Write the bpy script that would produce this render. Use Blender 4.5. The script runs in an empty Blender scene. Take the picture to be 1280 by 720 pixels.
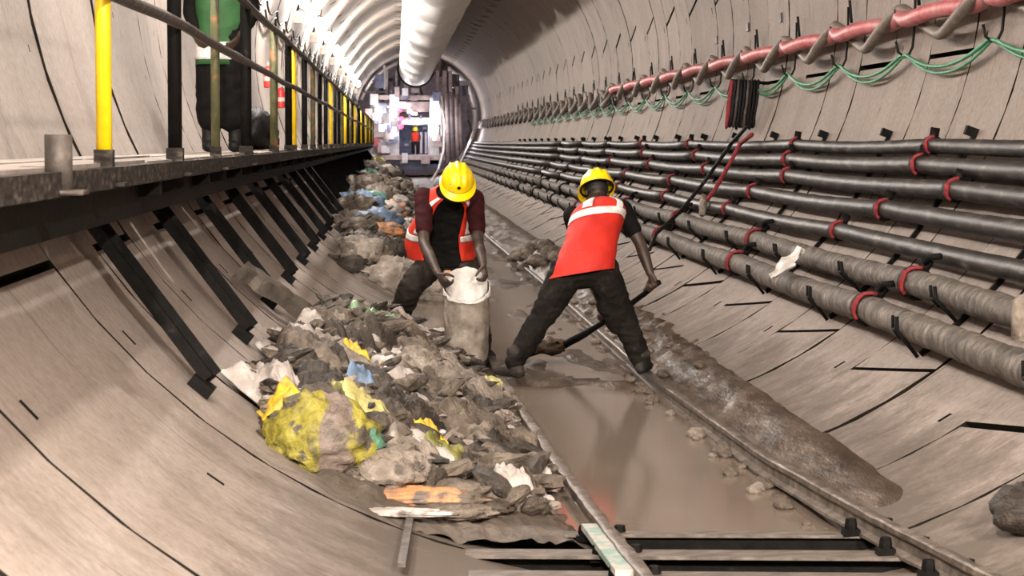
import bpy, bmesh, math, random
from mathutils import Vector, Matrix, noise
import numpy as np

# ------------------------------------------------------------------ camera
# tunnel axis: x = 0, z = AZ, running along +Y; z = 0 is the water level of the puddle
F = 2560.0
VPX, VPY = 495.0, 178.0
AZ, R = 2.88, 3.0
CAMP = Vector((-1.08, 0.0, 1.65))
_y = Vector(((VPX-640)/F, 1.0, -(VPY-360)/F)).normalized()
_x = _y.cross(Vector((0, 0, 1))).normalized()
_z = _x.cross(_y)
scene = bpy.context.scene
C = scene.collection
cam = bpy.data.cameras.new('camera')
cam.sensor_width = 36.0
cam.lens = 36.0*F/1280.0
cam.clip_end = 400
cam.dof.use_dof = True
cam.dof.focus_distance = 13.5
cam.dof.aperture_fstop = 9.0
camo = bpy.data.objects.new('camera', cam)
C.objects.link(camo)
fwd = Vector((_x[1], _y[1], _z[1])); rgt = Vector((_x[0], _y[0], _z[0])); upv = Vector((_x[2], _y[2], _z[2]))
m = Matrix((rgt, upv, -fwd)).transposed().to_4x4()
m.translation = CAMP
camo.matrix_world = m
scene.camera = camo

# ------------------------------------------------------------------ world, lights, exposure
w = bpy.data.worlds.new('world'); scene.world = w; w.use_nodes = True
w.node_tree.nodes['Background'].inputs[0].default_value = (0.75, 0.68, 0.62, 1)
w.node_tree.nodes['Background'].inputs[1].default_value = 0.03
scene.view_settings.view_transform = 'Standard'
scene.view_settings.look = 'None'
scene.view_settings.gamma = 1.0
scene.view_settings.exposure = 0.46
scene.view_settings.use_curve_mapping = False

LAMP_X, LAMP_Z = -2.62, 4.02
LAMP_W = 300.0
def point_light(loc, watt, radius, col=(1, .93, .86)):
    l = bpy.data.lights.new('lamp_light', 'POINT'); l.energy = watt; l.shadow_soft_size = radius; l.color = col
    o = bpy.data.objects.new('lamp_light', l); o.location = loc; C.objects.link(o); return o
def area_light(loc, target, watt, size, col=(1, .9, .8)):
    l = bpy.data.lights.new('flood_fill_light', 'AREA'); l.energy = watt; l.size = size; l.color = col
    o = bpy.data.objects.new('flood_fill_light', l); o.location = loc
    o.rotation_euler = (Vector(target)-Vector(loc)).to_track_quat('-Z', 'Y').to_euler(); C.objects.link(o); return o
LAMP_YS = [-2.0, 2.7, 7.4, 12.1, 16.8, 21.5] + [29.4, 34.8, 41.5, 47.0, 53.5, 61.3, 68.0, 76.0, 84.0]
# unseen floodlight behind the photographer, then an added fill light for the right wall
area_light((1.7, -1.0, 4.7), (-1.0, 11.0, 0.6), 860, 0.22)
area_light((-1.9, 0.5, 4.6), (2.4, 12.0, 1.6), 760, 0.22)

# ------------------------------------------------------------------ pixel helpers (used once, to find where things stand)
def ray(px, py):
    d = Vector(((px-640)/F, 1.0, -(py-360)/F))
    d = Vector((d.dot(_x), d.dot(_y), d.dot(_z)))
    return d/d.y
def atY(px, py, Y): return CAMP + ray(px, py)*Y
def atX(px, py, x):
    d = ray(px, py); return CAMP + d*((x-CAMP.x)/d.x)
def atZ(px, py, z):
    d = ray(px, py); return CAMP + d*((z-CAMP.z)/d.z)
def wall(px, py, r=R):
    d = ray(px, py); ox, oz = CAMP.x, CAMP.z-AZ
    a = d.x*d.x+d.z*d.z; b = 2*(ox*d.x+oz*d.z); c = ox*ox+oz*oz-r*r
    return CAMP + d*((-b+math.sqrt(b*b-4*a*c))/(2*a))
def zw(x): return AZ-math.sqrt(max(R*R-x*x, 0.0))
def smooth(a, b, t):
    t = min(1, max(0, (t-a)/(b-a))); return t*t*(3-2*t)
def nz(x, y=0.0, z=0.0): return noise.noise(Vector((x, y, z)))
def fbm(x, y, z=0.0, o=4): return noise.fractal(Vector((x, y, z)), 1.0, 2.0, o)
def ridge(x, y, z=0.0): return 1-2*abs(nz(x, y, z))

# ------------------------------------------------------------------ materials
MATS = {}
def new_mat(name):
    mt = bpy.data.materials.new(name); mt.use_nodes = True
    nt = mt.node_tree; b = nt.nodes['Principled BSDF']
    MATS[name] = mt
    return mt, nt, b
def ramp(nt, fac, stops):
    r = nt.nodes.new('ShaderNodeValToRGB')
    e = r.color_ramp.elements
    while len(e) > 1: e.remove(e[-1])
    e[0].position = stops[0][0]; e[0].color = (*stops[0][1], 1)
    for p, c in stops[1:]:
        k = e.new(p); k.color = (*c, 1)
    nt.links.new(fac, r.inputs[0]); return r.outputs[0]
def noise_tex(nt, vec, scale, detail=5, rough=.6):
    n = nt.nodes.new('ShaderNodeTexNoise'); n.inputs['Scale'].default_value = scale
    n.inputs['Detail'].default_value = detail; n.inputs['Roughness'].default_value = rough
    nt.links.new(vec, n.inputs['Vector']); return n.outputs['Fac']
def mapping(nt, vec, scale):
    mp = nt.nodes.new('ShaderNodeMapping'); mp.inputs['Scale'].default_value = scale
    nt.links.new(vec, mp.inputs['Vector']); return mp.outputs[0]
def mixc(nt, fac, a, b, mode='MIX'):
    mx = nt.nodes.new('ShaderNodeMix'); mx.data_type = 'RGBA'; mx.blend_type = mode
    if isinstance(fac, (int, float)): mx.inputs[0].default_value = fac
    else: nt.links.new(fac, mx.inputs[0])
    for k, v in ((6, a), (7, b)):
        if isinstance(v, tuple): mx.inputs[k].default_value = (*v, 1)
        else: nt.links.new(v, mx.inputs[k])
    return mx.outputs[2]
def bump(nt, b, fac, strength, dist=.02):
    bp = nt.nodes.new('ShaderNodeBump'); bp.inputs['Strength'].default_value = strength
    bp.inputs['Distance'].default_value = dist
    nt.links.new(fac, bp.inputs['Height']); nt.links.new(bp.outputs[0], b.inputs['Normal'])
def simple(name, cols, scale=8.0, rough=.7, metal=0.0, bmp=.3, coord='Object', mscale=(1, 1, 1), dist=.01, spots=None, detail=6, spec=.5):
    """noise mottled material: cols = list of (pos, colour)"""
    mt, nt, b = new_mat(name)
    tc = nt.nodes.new('ShaderNodeTexCoord')
    if coord == 'Position':
        vec = nt.nodes.new('ShaderNodeNewGeometry').outputs['Position']
    else: vec = tc.outputs[coord]
    vec = mapping(nt, vec, mscale)
    n = noise_tex(nt, vec, scale, detail)
    col = ramp(nt, n, cols)
    if spots:
        sc, thr, c2 = spots
        n2 = noise_tex(nt, vec, sc, 4, .55)
        f = ramp(nt, n2, [(thr-.04, (0, 0, 0)), (thr+.04, (1, 1, 1))])
        col = mixc(nt, f, col, c2)
    nt.links.new(col, b.inputs['Base Color'])
    b.inputs['Roughness'].default_value = rough; b.inputs['Metallic'].default_value = metal
    b.inputs['Specular IOR Level'].default_value = spec
    if bmp: bump(nt, b, noise_tex(nt, vec, scale*2.3, 6), bmp, dist)
    return mt
def emit(name, col, s):
    mt, nt, b = new_mat(name)
    b.inputs['Base Color'].default_value = (*col, 1)
    b.inputs['Emission Color'].default_value = (*col, 1); b.inputs['Emission Strength'].default_value = s
    return mt

def concrete():
    mt, nt, b = new_mat('concrete')
    g = nt.nodes.new('ShaderNodeNewGeometry').outputs['Position']
    oi = nt.nodes.new('ShaderNodeObjectInfo').outputs['Random']
    # cylindrical coordinates: u along the ring, v along the tunnel
    sx = nt.nodes.new('ShaderNodeSeparateXYZ'); nt.links.new(g, sx.inputs[0])
    dz = nt.nodes.new('ShaderNodeMath'); dz.operation = 'SUBTRACT'; dz.inputs[1].default_value = AZ
    nt.links.new(sx.outputs['Z'], dz.inputs[0])
    at = nt.nodes.new('ShaderNodeMath'); at.operation = 'ARCTAN2'
    nt.links.new(sx.outputs['X'], at.inputs[0]); nt.links.new(dz.outputs[0], at.inputs[1])
    u = nt.nodes.new('ShaderNodeMath'); u.operation = 'MULTIPLY'; u.inputs[1].default_value = R
    nt.links.new(at.outputs[0], u.inputs[0])
    cx = nt.nodes.new('ShaderNodeCombineXYZ')
    nt.links.new(u.outputs[0], cx.inputs[0]); nt.links.new(sx.outputs['Y'], cx.inputs[1])
    v = cx.outputs[0]
    streak = noise_tex(nt, mapping(nt, v, (1.3, 3.0, 1)), 1.0, 8, .72)
    fine = noise_tex(nt, v, 24.0, 8, .75)
    blot = noise_tex(nt, v, 1.3, 5, .6)
    col = ramp(nt, streak, [(.30, (.215, .172, .145)), (.5, (.32, .266, .232)), (.72, (.41, .354, .318))])
    col = mixc(nt, .35, col, ramp(nt, blot, [(.35, (.23, .188, .16)), (.65, (.40, .345, .308))]))
    col = mixc(nt, .42, col, ramp(nt, fine, [(.32, (.12, .092, .075)), (.5, (.31, .26, .226)), (.68, (.46, .405, .365))]))
    # tone differs a little from cast to cast
    col = mixc(nt, .8, col, ramp(nt, oi, [(0, (.84, .83, .82)), (1, (1.0, 1.0, 1.0))]), 'MULTIPLY')
    # thin dark casting marks along the ring
    mk = noise_tex(nt, mapping(nt, v, (.7, 22, 1)), 1.0, 2, .5)
    col = mixc(nt, ramp(nt, mk, [(.66, (0, 0, 0)), (.72, (1, 1, 1))]), col, (.17, .14, .115))
    # splashes of wet mud near the invert
    hm = nt.nodes.new('ShaderNodeMath'); hm.operation = 'MULTIPLY_ADD'
    nt.links.new(sx.outputs['Z'], hm.inputs[0]); hm.inputs[1].default_value = -.95
    md = noise_tex(nt, mapping(nt, v, (1.8, 2.4, 1)), 1.5, 9, .78)
    nt.links.new(md, hm.inputs[2])
    f = ramp(nt, hm.outputs[0], [(.14, (0, 0, 0)), (.24, (.45, .45, .45)), (.42, (.9, .9, .9))])
    st = noise_tex(nt, mapping(nt, v, (.55, 1.5, 1)), 1.3, 8, .72)
    col = mixc(nt, ramp(nt, st, [(.55, (0, 0, 0)), (.66, (.5, .5, .5))]), col, (.15, .118, .094))
    col = mixc(nt, f, col, (.095, .074, .058))
    nt.links.new(col, b.inputs['Base Color'])
    b.inputs['Roughness'].default_value = .75
    b.inputs['Specular IOR Level'].default_value = .35
    bump(nt, b, mixc(nt, .5, fine, streak), .35, .01)
    return mt
M_CONC = concrete()
M_BACK = simple('joint_filler_and_shade', [(.3, (.006, .005, .004)), (.7, (.016, .013, .010))], 6, .9, spec=0.08)  # gasket filler; also painted shade for joint faces, pockets and sleeper gaps
M_DARK = simple('dark_steel', [(.3, (.003, .0026, .0024)), (.64, (.008, .007, .006)), (.84, (.05, .042, .036))], 14, .7, 0, .4, 'Position', spec=0.12)
M_STEEL = simple('dusty_steel', [(.3, (.03, .025, .021)), (.55, (.085, .07, .06)), (.8, (.22, .19, .16))], 12, .6, .3, .4, 'Position')
M_SLEEP = simple('muddy_sleeper_steel', [(.3, (.05, .04, .033)), (.55, (.14, .115, .095)), (.8, (.25, .21, .18))], 9, .6, 0, .4, 'Position', (1, 3, 3))
M_RAILM = simple('muddy_rail_steel', [(.3, (.045, .036, .028)), (.52, (.14, .113, .091)), (.78, (.29, .245, .207))], 13, .5, .2, .5, 'Position', dist=.012)
M_PIPE = simple('pipe_dark', [(.36, (.010, .008, .007)), (.54, (.034, .028, .023)), (.68, (.11, .092, .077)), (.8, (.30, .26, .225))], 1.0, .5, .1, .5, 'Position', (16, 5, 16), .006, detail=8, spec=0.3)
M_PIPED = simple('pipe_caked', [(.32, (.035, .028, .022)), (.5, (.10, .082, .066)), (.64, (.19, .16, .132)), (.78, (.42, .375, .33))], 1.0, .7, 0, .6, 'Position', (11, 16, 11), .012, detail=8)
M_MUD = simple('mud', [(.3, (.045, .034, .026)), (.5, (.105, .083, .065)), (.72, (.20, .165, .136))], 5, .6, 0, .6, 'Position', dist=.03, detail=9)
M_WETMUD = simple('wet_mud', [(.3, (.030, .020, .013)), (.52, (.078, .054, .037)), (.75, (.17, .126, .094))], 3.0, .45, 0, .6, 'Position', dist=.035, detail=9, mscale=(2.0, .8, 2), spec=0.14)
M_FASC = simple('stained_fascia', [(.35, (.012, .010, .008)), (.55, (.04, .033, .028)), (.78, (.17, .145, .125))], 7, .8, 0, .4, 'Position', (2, 2, 5), spec=0.15)
M_YEL = simple('yellow_paint', [(.35, (.85, .56, .0)), (.62, (.95, .66, .01)), (.72, (.6, .52, .4)), (.8, (.28, .22, .15))], 9, .45, 0, .1)
M_OLIVE = simple('worn_olive_paint', [(.35, (.07, .075, .03)), (.55, (.12, .12, .05)), (.62, (.35, .13, .05)), (.75, (.2, .16, .11))], 9, .6)
M_DUCT = simple('duct_fabric', [(.3, (.74, .72, .70)), (.7, (.86, .84, .82))], 3, .5, 0, .2)
M_TIMBER = simple('muddy_timber', [(.3, (.045, .036, .028)), (.55, (.11, .09, .072)), (.8, (.27, .23, .195))], 9, .8, 0, .6, dist=.02)
M_DECK = simple('deck_board', [(.3, (.22, .185, .16)), (.6, (.33, .285, .25)), (.8, (.45, .40, .36))], 6, .8, 0, .4, 'Position')
M_RED = simple('red_hose', [(.3, (.40, .06, .07)), (.5, (.52, .13, .14)), (.7, (.50, .26, .24))], 10, .5, 0, .2, 'Position')
M_REDROPE = simple('red_rope', [(.3, (.12, .008, .012)), (.7, (.30, .025, .03))], 30, .8)
M_BROWN = simple('brown_hose', [(.3, (.10, .075, .06)), (.7, (.24, .19, .155))], 10, .6, 0, .2, 'Position')
M_GREEN = simple('green_cable', [(.3, (.03, .20, .09)), (.6, (.08, .32, .17)), (.8, (.3, .42, .32))], 10, .5, 0, 0, 'Position')
M_BLACK = simple('black_rubber', [(.3, (.004, .0035, .0035)), (.7, (.012, .011, .010))], 12, .6, 0, .2, spec=0.2)
M_WHITEP = simple('white_plastic', [(.3, (.42, .38, .34)), (.55, (.66, .62, .58)), (.75, (.80, .77, .74))], 7, .45, 0, .4)
M_SKIN = simple('skin', [(.3, (.030, .017, .011)), (.7, (.060, .036, .025))], 12, .5, 0, .1)
M_SKIN2 = simple('dusty_skin', [(.3, (.03, .018, .013)), (.55, (.06, .04, .03)), (.75, (.18, .135, .11))], 11, .55, 0, .15)
M_HAIR = simple('hair', [(.3, (.006, .005, .005)), (.7, (.02, .017, .015))], 40, .6)
M_VEST = simple('vest_fabric', [(.3, (.40, .009, .003)), (.7, (.58, .018, .006))], 6, .7, 0, .25)
M_VEST2 = simple('orange_vest_fabric', [(.3, (.50, .016, .005)), (.7, (.68, .035, .009))], 6, .7, 0, .25)
M_REFL = simple('reflective_tape', [(.35, (.50, .47, .45)), (.6, (.85, .82, .80))], 12, .35, 0, .3)
M_TROUS = simple('dark_trousers', [(.3, (.006, .005, .0045)), (.6, (.014, .0115, .0095)), (.82, (.06, .05, .042))], 9, .8, 0, .5, dist=.02, spec=0.12)
M_TROUS1 = simple('brown_trousers', [(.3, (.012, .009, .007)), (.6, (.032, .025, .02)), (.8, (.09, .075, .06))], 8, .8, 0, .5, dist=.02, spec=0.15)
M_SHIRT = simple('maroon_shirt', [(.3, (.02, .004, .005)), (.6, (.045, .007, .009)), (.8, (.015, .005, .005))], 7, .8, 0, .4, spec=0.15)
M_BLKSH = simple('black_shirt', [(.3, (.004, .0035, .0035)), (.7, (.010, .009, .008))], 9, .8, 0, .4, spec=0.1)
M_BOOT = simple('muddy_boot', [(.3, (.012, .010, .009)), (.6, (.04, .033, .028)), (.78, (.22, .18, .15))], 12, .6, 0, .4, spec=0.25)
M_HELM = simple('helmet_yellow', [(.3, (.88, .58, .0)), (.75, (.98, .70, .01))], 5, .3, 0, 0, spots=(14, .68, (.55, .42, .2)))
M_GVEST = simple('green_vest', [(.3, (.012, .06, .015)), (.7, (.03, .12, .03))], 8, .7)
M_SACK = simple('sack_weave', [(.3, (.13, .103, .08)), (.52, (.27, .225, .183)), (.75, (.44, .39, .335))], 8, .75, 0, .9, dist=.015)
M_SACKIN = simple('sack_lining', [(.3, (.52, .48, .44)), (.7, (.82, .79, .75))], 9, .6, 0, .6, dist=.02)
RAGS = {
 'mud': simple('rag_mud', [(.3, (.050, .037, .025)), (.52, (.13, .10, .074)), (.75, (.30, .25, .20))], 7, .7, 0, 1.0, dist=.04, detail=8),
 'dark': simple('rag_dark', [(.3, (.014, .010, .007)), (.55, (.05, .037, .026)), (.78, (.17, .135, .103))], 7, .6, 0, 1.0, dist=.04, detail=8),
 'pale': simple('rag_pale', [(.3, (.14, .112, .086)), (.55, (.30, .25, .205)), (.75, (.56, .50, .44))], 7, .6, 0, 1.0, dist=.04, detail=8, spots=(6, 0.60, (.13, .105, .084))),
 'white': simple('rag_white', [(.3, (.30, .26, .23)), (.55, (.48, .43, .40)), (.75, (.68, .64, .61))], 8, .5, 0, .5, dist=.02, detail=8, spots=(6, 0.60, (.13, .105, .084))),
 'yellow': simple('rag_yellow', [(.36, (.14, .115, .07)), (.5, (.36, .31, .05)), (.72, (.50, .42, .07))], 7, .5, 0, .5, dist=.02, spots=(6, 0.58, (.13, .105, .084))),
 'bright': simple('rag_bright_yellow', [(.34, (.35, .24, .05)), (.5, (.72, .48, .03)), (.72, (.82, .55, .05))], 7, .5, 0, .5, dist=.02, spots=(6, 0.58, (.13, .105, .084))),
 'lemon': simple('rag_pale_yellow', [(.3, (.34, .30, .10)), (.6, (.55, .50, .20)), (.8, (.62, .58, .36))], 7, .5, 0, .4, dist=.02, spots=(6, 0.58, (.13, .105, .084))),
 'orange': simple('rag_orange', [(.36, (.24, .16, .10)), (.52, (.60, .25, .10)), (.75, (.68, .36, .18))], 8, .6, 0, .5, dist=.02, spots=(6, 0.58, (.13, .105, .084))),
 'green': simple('rag_green', [(.3, (.12, .18, .10)), (.6, (.24, .36, .22)), (.8, (.4, .5, .36))], 5, .25, 0, .2, dist=.02, spots=(6, 0.58, (.13, .105, .084))),
 'olive': simple('rag_olive', [(.3, (.10, .095, .025)), (.6, (.22, .21, .05)), (.8, (.34, .30, .10))], 8, .55, 0, .5, dist=.02, spots=(6, 0.58, (.13, .105, .084))),
 'blue': simple('rag_blue', [(.36, (.10, .14, .2)), (.55, (.16, .26, .42)), (.8, (.45, .5, .55))], 9, .5, 0, .5, dist=.02, spots=(6, 0.58, (.13, .105, .084))),
 'red': simple('rag_red', [(.3, (.25, .04, .06)), (.7, (.42, .08, .1))], 9, .6, 0, .4, spots=(6, 0.58, (.13, .105, .084))),
 'teal': simple('rag_teal', [(.3, (.05, .16, .13)), (.7, (.15, .34, .27))], 9, .5, 0, .4, spots=(6, 0.58, (.13, .105, .084))),
}
def bag_mat():
    mt, nt, b = new_mat('yellow_printed_bag')
    tc = nt.nodes.new('ShaderNodeTexCoord'); vec = tc.outputs['Object']
    n = noise_tex(nt, vec, 3.2, 3, .5)
    yel = ramp(nt, noise_tex(nt, vec, 12, 5), [(.33, (.10, .085, .03)), (.5, (.27, .23, .03)), (.75, (.40, .36, .07))])
    brn = ramp(nt, noise_tex(nt, vec, 10, 5), [(.3, (.14, .105, .085)), (.7, (.23, .18, .15))])
    sx = nt.nodes.new('ShaderNodeSeparateXYZ'); nt.links.new(vec, sx.inputs[0])
    ad = nt.nodes.new('ShaderNodeMath'); ad.operation = 'MULTIPLY_ADD'; ad.inputs[1].default_value = .35
    nt.links.new(n, ad.inputs[0]); nt.links.new(sx.outputs['X'], ad.inputs[2])
    f = ramp(nt, ad.outputs[0], [(.165, (0, 0, 0)), (.18, (1, 1, 1)), (.31, (1, 1, 1)), (.325, (0, 0, 0))])
    col = mixc(nt, f, yel, brn)
    d = ramp(nt, noise_tex(nt, vec, 7, 5), [(.54, (0, 0, 0)), (.6, (1, 1, 1))]); col = mixc(nt, d, col, (.10, .08, .06))
    gsp = ramp(nt, noise_tex(nt, mapping(nt, vec, (1.3, 1, 1)), 4.3, 2), [(.66, (0, 0, 0)), (.69, (1, 1, 1))]); col = mixc(nt, gsp, col, (.10, .24, .15))
    nt.links.new(col, b.inputs['Base Color']); b.inputs['Roughness'].default_value = .5
    bump(nt, b, noise_tex(nt, vec, 9, 6), .9, .04)
    return mt
M_BAG = bag_mat()
def water_mat():
    mt, nt, b = new_mat('muddy_water')
    g = nt.nodes.new('ShaderNodeNewGeometry').outputs['Position']
    n = noise_tex(nt, g, 1.2, 4)
    nt.links.new(ramp(nt, n, [(.3, (.17, .132, .103)), (.7, (.215, .172, .137))]), b.inputs['Base Color'])
    b.inputs['Roughness'].default_value = .11
    b.inputs['IOR'].default_value = 1.33
    bump(nt, b, noise_tex(nt, mapping(nt, g, (3, 1.2, 1)), 2.0, 2), .03, .02)
    return mt
M_WATER = water_mat()
M_LAMP = emit('lamp_glass', (1, .97, .92), 14.0)
M_GLOW = emit('work_lamp_glass', (1, .96, .98), 22.0)
M_REDL = emit('red_lamp_glass', (1, .05, .12), 2.5)
M_TBMW = simple('pale_machine_paint', [(.3, (.34, .32, .33)), (.7, (.5, .48, .5))], 6, .5)
M_TBMP = simple('pinkish_machine_paint', [(.3, (.20, .15, .15)), (.7, (.36, .29, .28))], 4, .6)
M_TBMB = simple('blue_machine_paint', [(.3, (.05, .055, .10)), (.7, (.13, .14, .22))], 5, .6)
M_TBMD = simple('dark_machine_paint', [(.3, (.10, .085, .10)), (.7, (.24, .19, .2))], 4, .6)

# ------------------------------------------------------------------ mesh helpers
def worldloc(o):
    p = Vector(o.location)
    while o.parent is not None:
        o = o.parent; p = p+Vector(o.location)
    return p
class MB:
    def __init__(s): s.v = []; s.f = []; s.mi = []
    def add(s, vs, fs, mi=0):
        o = len(s.v) if len(vs) else 0      # no vertices: the faces index existing ones
        s.v += [tuple(p) for p in vs]
        for f in fs: s.f.append([o+i for i in f]); s.mi.append(mi)
    def box(s, c, size, rot=None, mi=0):
        hx, hy, hz = size[0]/2, size[1]/2, size[2]/2
        c = Vector(c); vs = []
        for a in (-1, 1):
            for b in (-1, 1):
                for d in (-1, 1):
                    p = Vector((a*hx, b*hy, d*hz))
                    if rot is not None: p = rot @ p
                    vs.append(c+p)
        s.add(vs, [(0, 1, 3, 2), (4, 6, 7, 5), (0, 4, 5, 1), (2, 3, 7, 6), (0, 2, 6, 4), (1, 5, 7, 3)], mi)
    def bar(s, p0, p1, wx, wz, up=(0, 0, 1), mi=0):
        p0 = Vector(p0); p1 = Vector(p1); d = (p1-p0); L = d.length; d.normalize()
        sd = d.cross(Vector(up)); sd = sd.normalized() if sd.length > 1e-5 else Vector((1, 0, 0))
        u = sd.cross(d)
        rot = Matrix((sd, d, u)).transposed()
        s.box((p0+p1)/2, (wx, L, wz), rot, mi)
    def tube(s, pts, r, n=8, cap=True, mi=0, jitter=0.0, seed=0.0):
        pts = [Vector(p) for p in pts]; N = len(pts)
        rs = r if isinstance(r, (list, tuple)) else [r]*N
        up = None; vs = []
        for i, p in enumerate(pts):
            t = (pts[min(i+1, N-1)]-pts[max(i-1, 0)]).normalized()
            if up is None:
                up = Vector((0, 0, 1)) if abs(t.z) < .9 else Vector((1, 0, 0))
            sd = t.cross(up).normalized(); up = sd.cross(t).normalized()
            for k in range(n):
                a = 2*math.pi*k/n
                rr = rs[i]
                q = sd*math.cos(a)+up*math.sin(a)
                if jitter: rr *= 1+jitter*nz(p.x*9+q.x*2+seed, p.y*9+q.y*2, p.z*9+q.z*2)
                vs.append(p+q*rr)
        fs = []
        for i in range(N-1):
            for k in range(n):
                k2 = (k+1) % n
                fs.append((i*n+k, i*n+k2, (i+1)*n+k2, (i+1)*n+k))
        if cap:
            fs.append(tuple(range(n))[::-1]); fs.append(tuple((N-1)*n+k for k in range(n)))
        s.add(vs, fs, mi)
    def grid(s, fn, nu, nv, closeu=False, mi=0):
        vs = [fn(i/nu, j/nv) for j in range(nv+1) for i in range(nu if closeu else nu+1)]
        W = nu if closeu else nu+1; fs = []
        for j in range(nv):
            for i in range(nu):
                i2 = (i+1) % W
                fs.append((j*W+i, j*W+i2, (j+1)*W+i2, (j+1)*W+i))
        s.add(vs, fs, mi)
    def lathe(s, prof, n=16, M=None, mi=0):
        vs = []
        for r, z in prof:
            for k in range(n):
                a = 2*math.pi*k/n; p = Vector((r*math.cos(a), r*math.sin(a), z))
                vs.append(M @ p if M else p)
        fs = []
        for i in range(len(prof)-1):
            for k in range(n):
                k2 = (k+1) % n
                fs.append((i*n+k, i*n+k2, (i+1)*n+k2, (i+1)*n+k))
        s.add(vs, fs, mi)
    def mesh(s, name, mats, smooth=True):
        me = bpy.data.meshes.new(name)
        me.from_pydata(s.v, [], s.f); me.validate()
        for mt in (mats if isinstance(mats, (list, tuple)) else [mats]): me.materials.append(mt)
        if len(s.mi) == len(me.polygons): me.polygons.foreach_set('material_index', s.mi)
        bm = bmesh.new(); bm.from_mesh(me); bmesh.ops.recalc_face_normals(bm, faces=bm.faces); bm.to_mesh(me); bm.free()
        if smooth: me.polygons.foreach_set('use_smooth', [True]*len(me.polygons))
        return me
    def build(s, name, mats, parent=None, smooth=True, origin=None):
        me = s.mesh(name, mats, smooth)
        o = bpy.data.objects.new(name, me); C.objects.link(o)
        if origin is None and parent is None and len(s.v):
            a = np.array(s.v); origin = ((a[:, 0].min()+a[:, 0].max())/2, (a[:, 1].min()+a[:, 1].max())/2, a[:, 2].min())
        if origin is not None and parent is None:
            me.transform(Matrix.Translation(-Vector(origin))); o.location = origin
        if parent is not None:
            o.parent = parent
            me.transform(Matrix.Translation(-worldloc(parent)))
        return o
def sharp(o, ang=40):
    try: o.data.set_sharp_from_angle(angle=math.radians(ang))
    except Exception: pass
    return o
def empty(name, loc):
    o = bpy.data.objects.new(name, None); o.location = loc; C.objects.link(o); return o
def tag(o, label, cat, group=None):
    o['label'] = label; o['category'] = cat
    if group: o['group'] = group
    return o
def dup(src, loc=None, rot=None):
    r = src.copy(); C.objects.link(r)
    if loc is not None: r.location = loc
    if rot is not None: r.rotation_euler = rot
    for ch in list(src.children):
        c = ch.copy(); C.objects.link(c); c.parent = r
        for g in ch.children:
            d = g.copy(); C.objects.link(d); d.parent = c
    return r

# ------------------------------------------------------------------ tunnel lining (setting)
W = 1.175; Y0 = 5.93
def ring_y(k): return Y0+k*W
# joints: (angle at the near edge, angle at the far edge), degrees counter-clockwise from +x
RING_A = [(-11, -11), (56, 60), (112, 108), (150, 153), (215, 215), (283, 279)]
RING_B = [(-54, -58), (14, 10), (79, 82), (147, 143), (208, 208), (262, 260)]
def seg_mesh(name, j0, j1, full=True):
    """one precast concrete lining segment in ring-local coordinates (y 0..W)"""
    mb = MB()
    g = .007; ch = .006
    span = ((j1[0]-j0[0]) % 360); n = max(3, int(span/5.5)) if full else max(3, int(span/10))
    prof = [(g, .13), (g, ch), (g+ch, 0), (.20, 0), (.36, 0), (W-.36, 0), (W-.20, 0), (W-g-ch, 0), (W-g, ch), (W-g, .13)] if full else [(g, .13), (g, ch*1.3), (g+ch*1.3, 0), (W-g-ch*1.3, 0), (W-g, ch*1.3), (W-g, .13)]
    P = len(prof)
    vs = []
    gapd = math.degrees(.02/R)
    for i in range(n+3):
        for (y, d) in prof:
            t = y/W
            a0 = j0[0]*(1-t)+j0[1]*t; sp = ((j1[0]-j0[0]) % 360)*(1-t)+((j1[1]-j0[1]) % 360)*t
            a1 = a0+sp; a0 += gapd; a1 -= gapd
            if i == 0: a = a0; d = .13
            elif i == n+2: a = a1; d = .13
            else: a = a0+(a1-a0)*(i-1)/n
            a = math.radians(a); r = R+d
            vs.append((r*math.cos(a), y, r*math.sin(a)))
    fs = []; mi = []; extra_v = []; base = len(vs)
    pockets = set()
    if full:
        pockets.add((1+int(.3*n), 3)); pockets.add((1+int(.72*n), 5))
    for i in range(n+2):
        for p in range(P-1):
            q = (i*P+p, i*P+p+1, (i+1)*P+p+1, (i+1)*P+p)
            if (i, p) in pockets:
                c = sum((Vector(vs[k]) for k in q), Vector())/4
                inn = []
                for k in q:
                    v = Vector(vs[k]); v = c+(v-c)*(.26 if p == 3 else .13)
                    inn.append(v)
                o = base+len(extra_v)
                extra_v += inn
                for v in inn:
                    rr = math.hypot(v.x, v.z); k = (rr+.045)/rr
                    extra_v.append(Vector((v.x*k, v.y, v.z*k)))
                for e in range(4):
                    e2 = (e+1) % 4
                    fs.append((q[e], q[e2], o+e2, o+e)); fs.append((o+e, o+e2, o+4+e2, o+4+e))
                fs.append((o+4, o+5, o+6, o+7))
                mi += [0, 1]*4+[1]  # pocket sides and floor near-black, shade put into the colour
            else:
                fs.append(q); mi.append(1 if (p in (0, P-2) or i in (0, n+1) or (full and p in (1, P-3))) else 0)  # joint faces and chamfers near-black: filler tone plus painted shade
    mb.add(list(vs)+extra_v, fs); mb.mi = mi
    return mb
def sector(mid):
    mid %= 360
    if mid > 320 or mid < 48: return 'wall_right'
    if mid < 132: return 'ceiling'
    if mid < 232: return 'wall_left'
    return 'tunnel_invert'
roots = {}
K0, K1, K2 = -9, 31, 88
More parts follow.
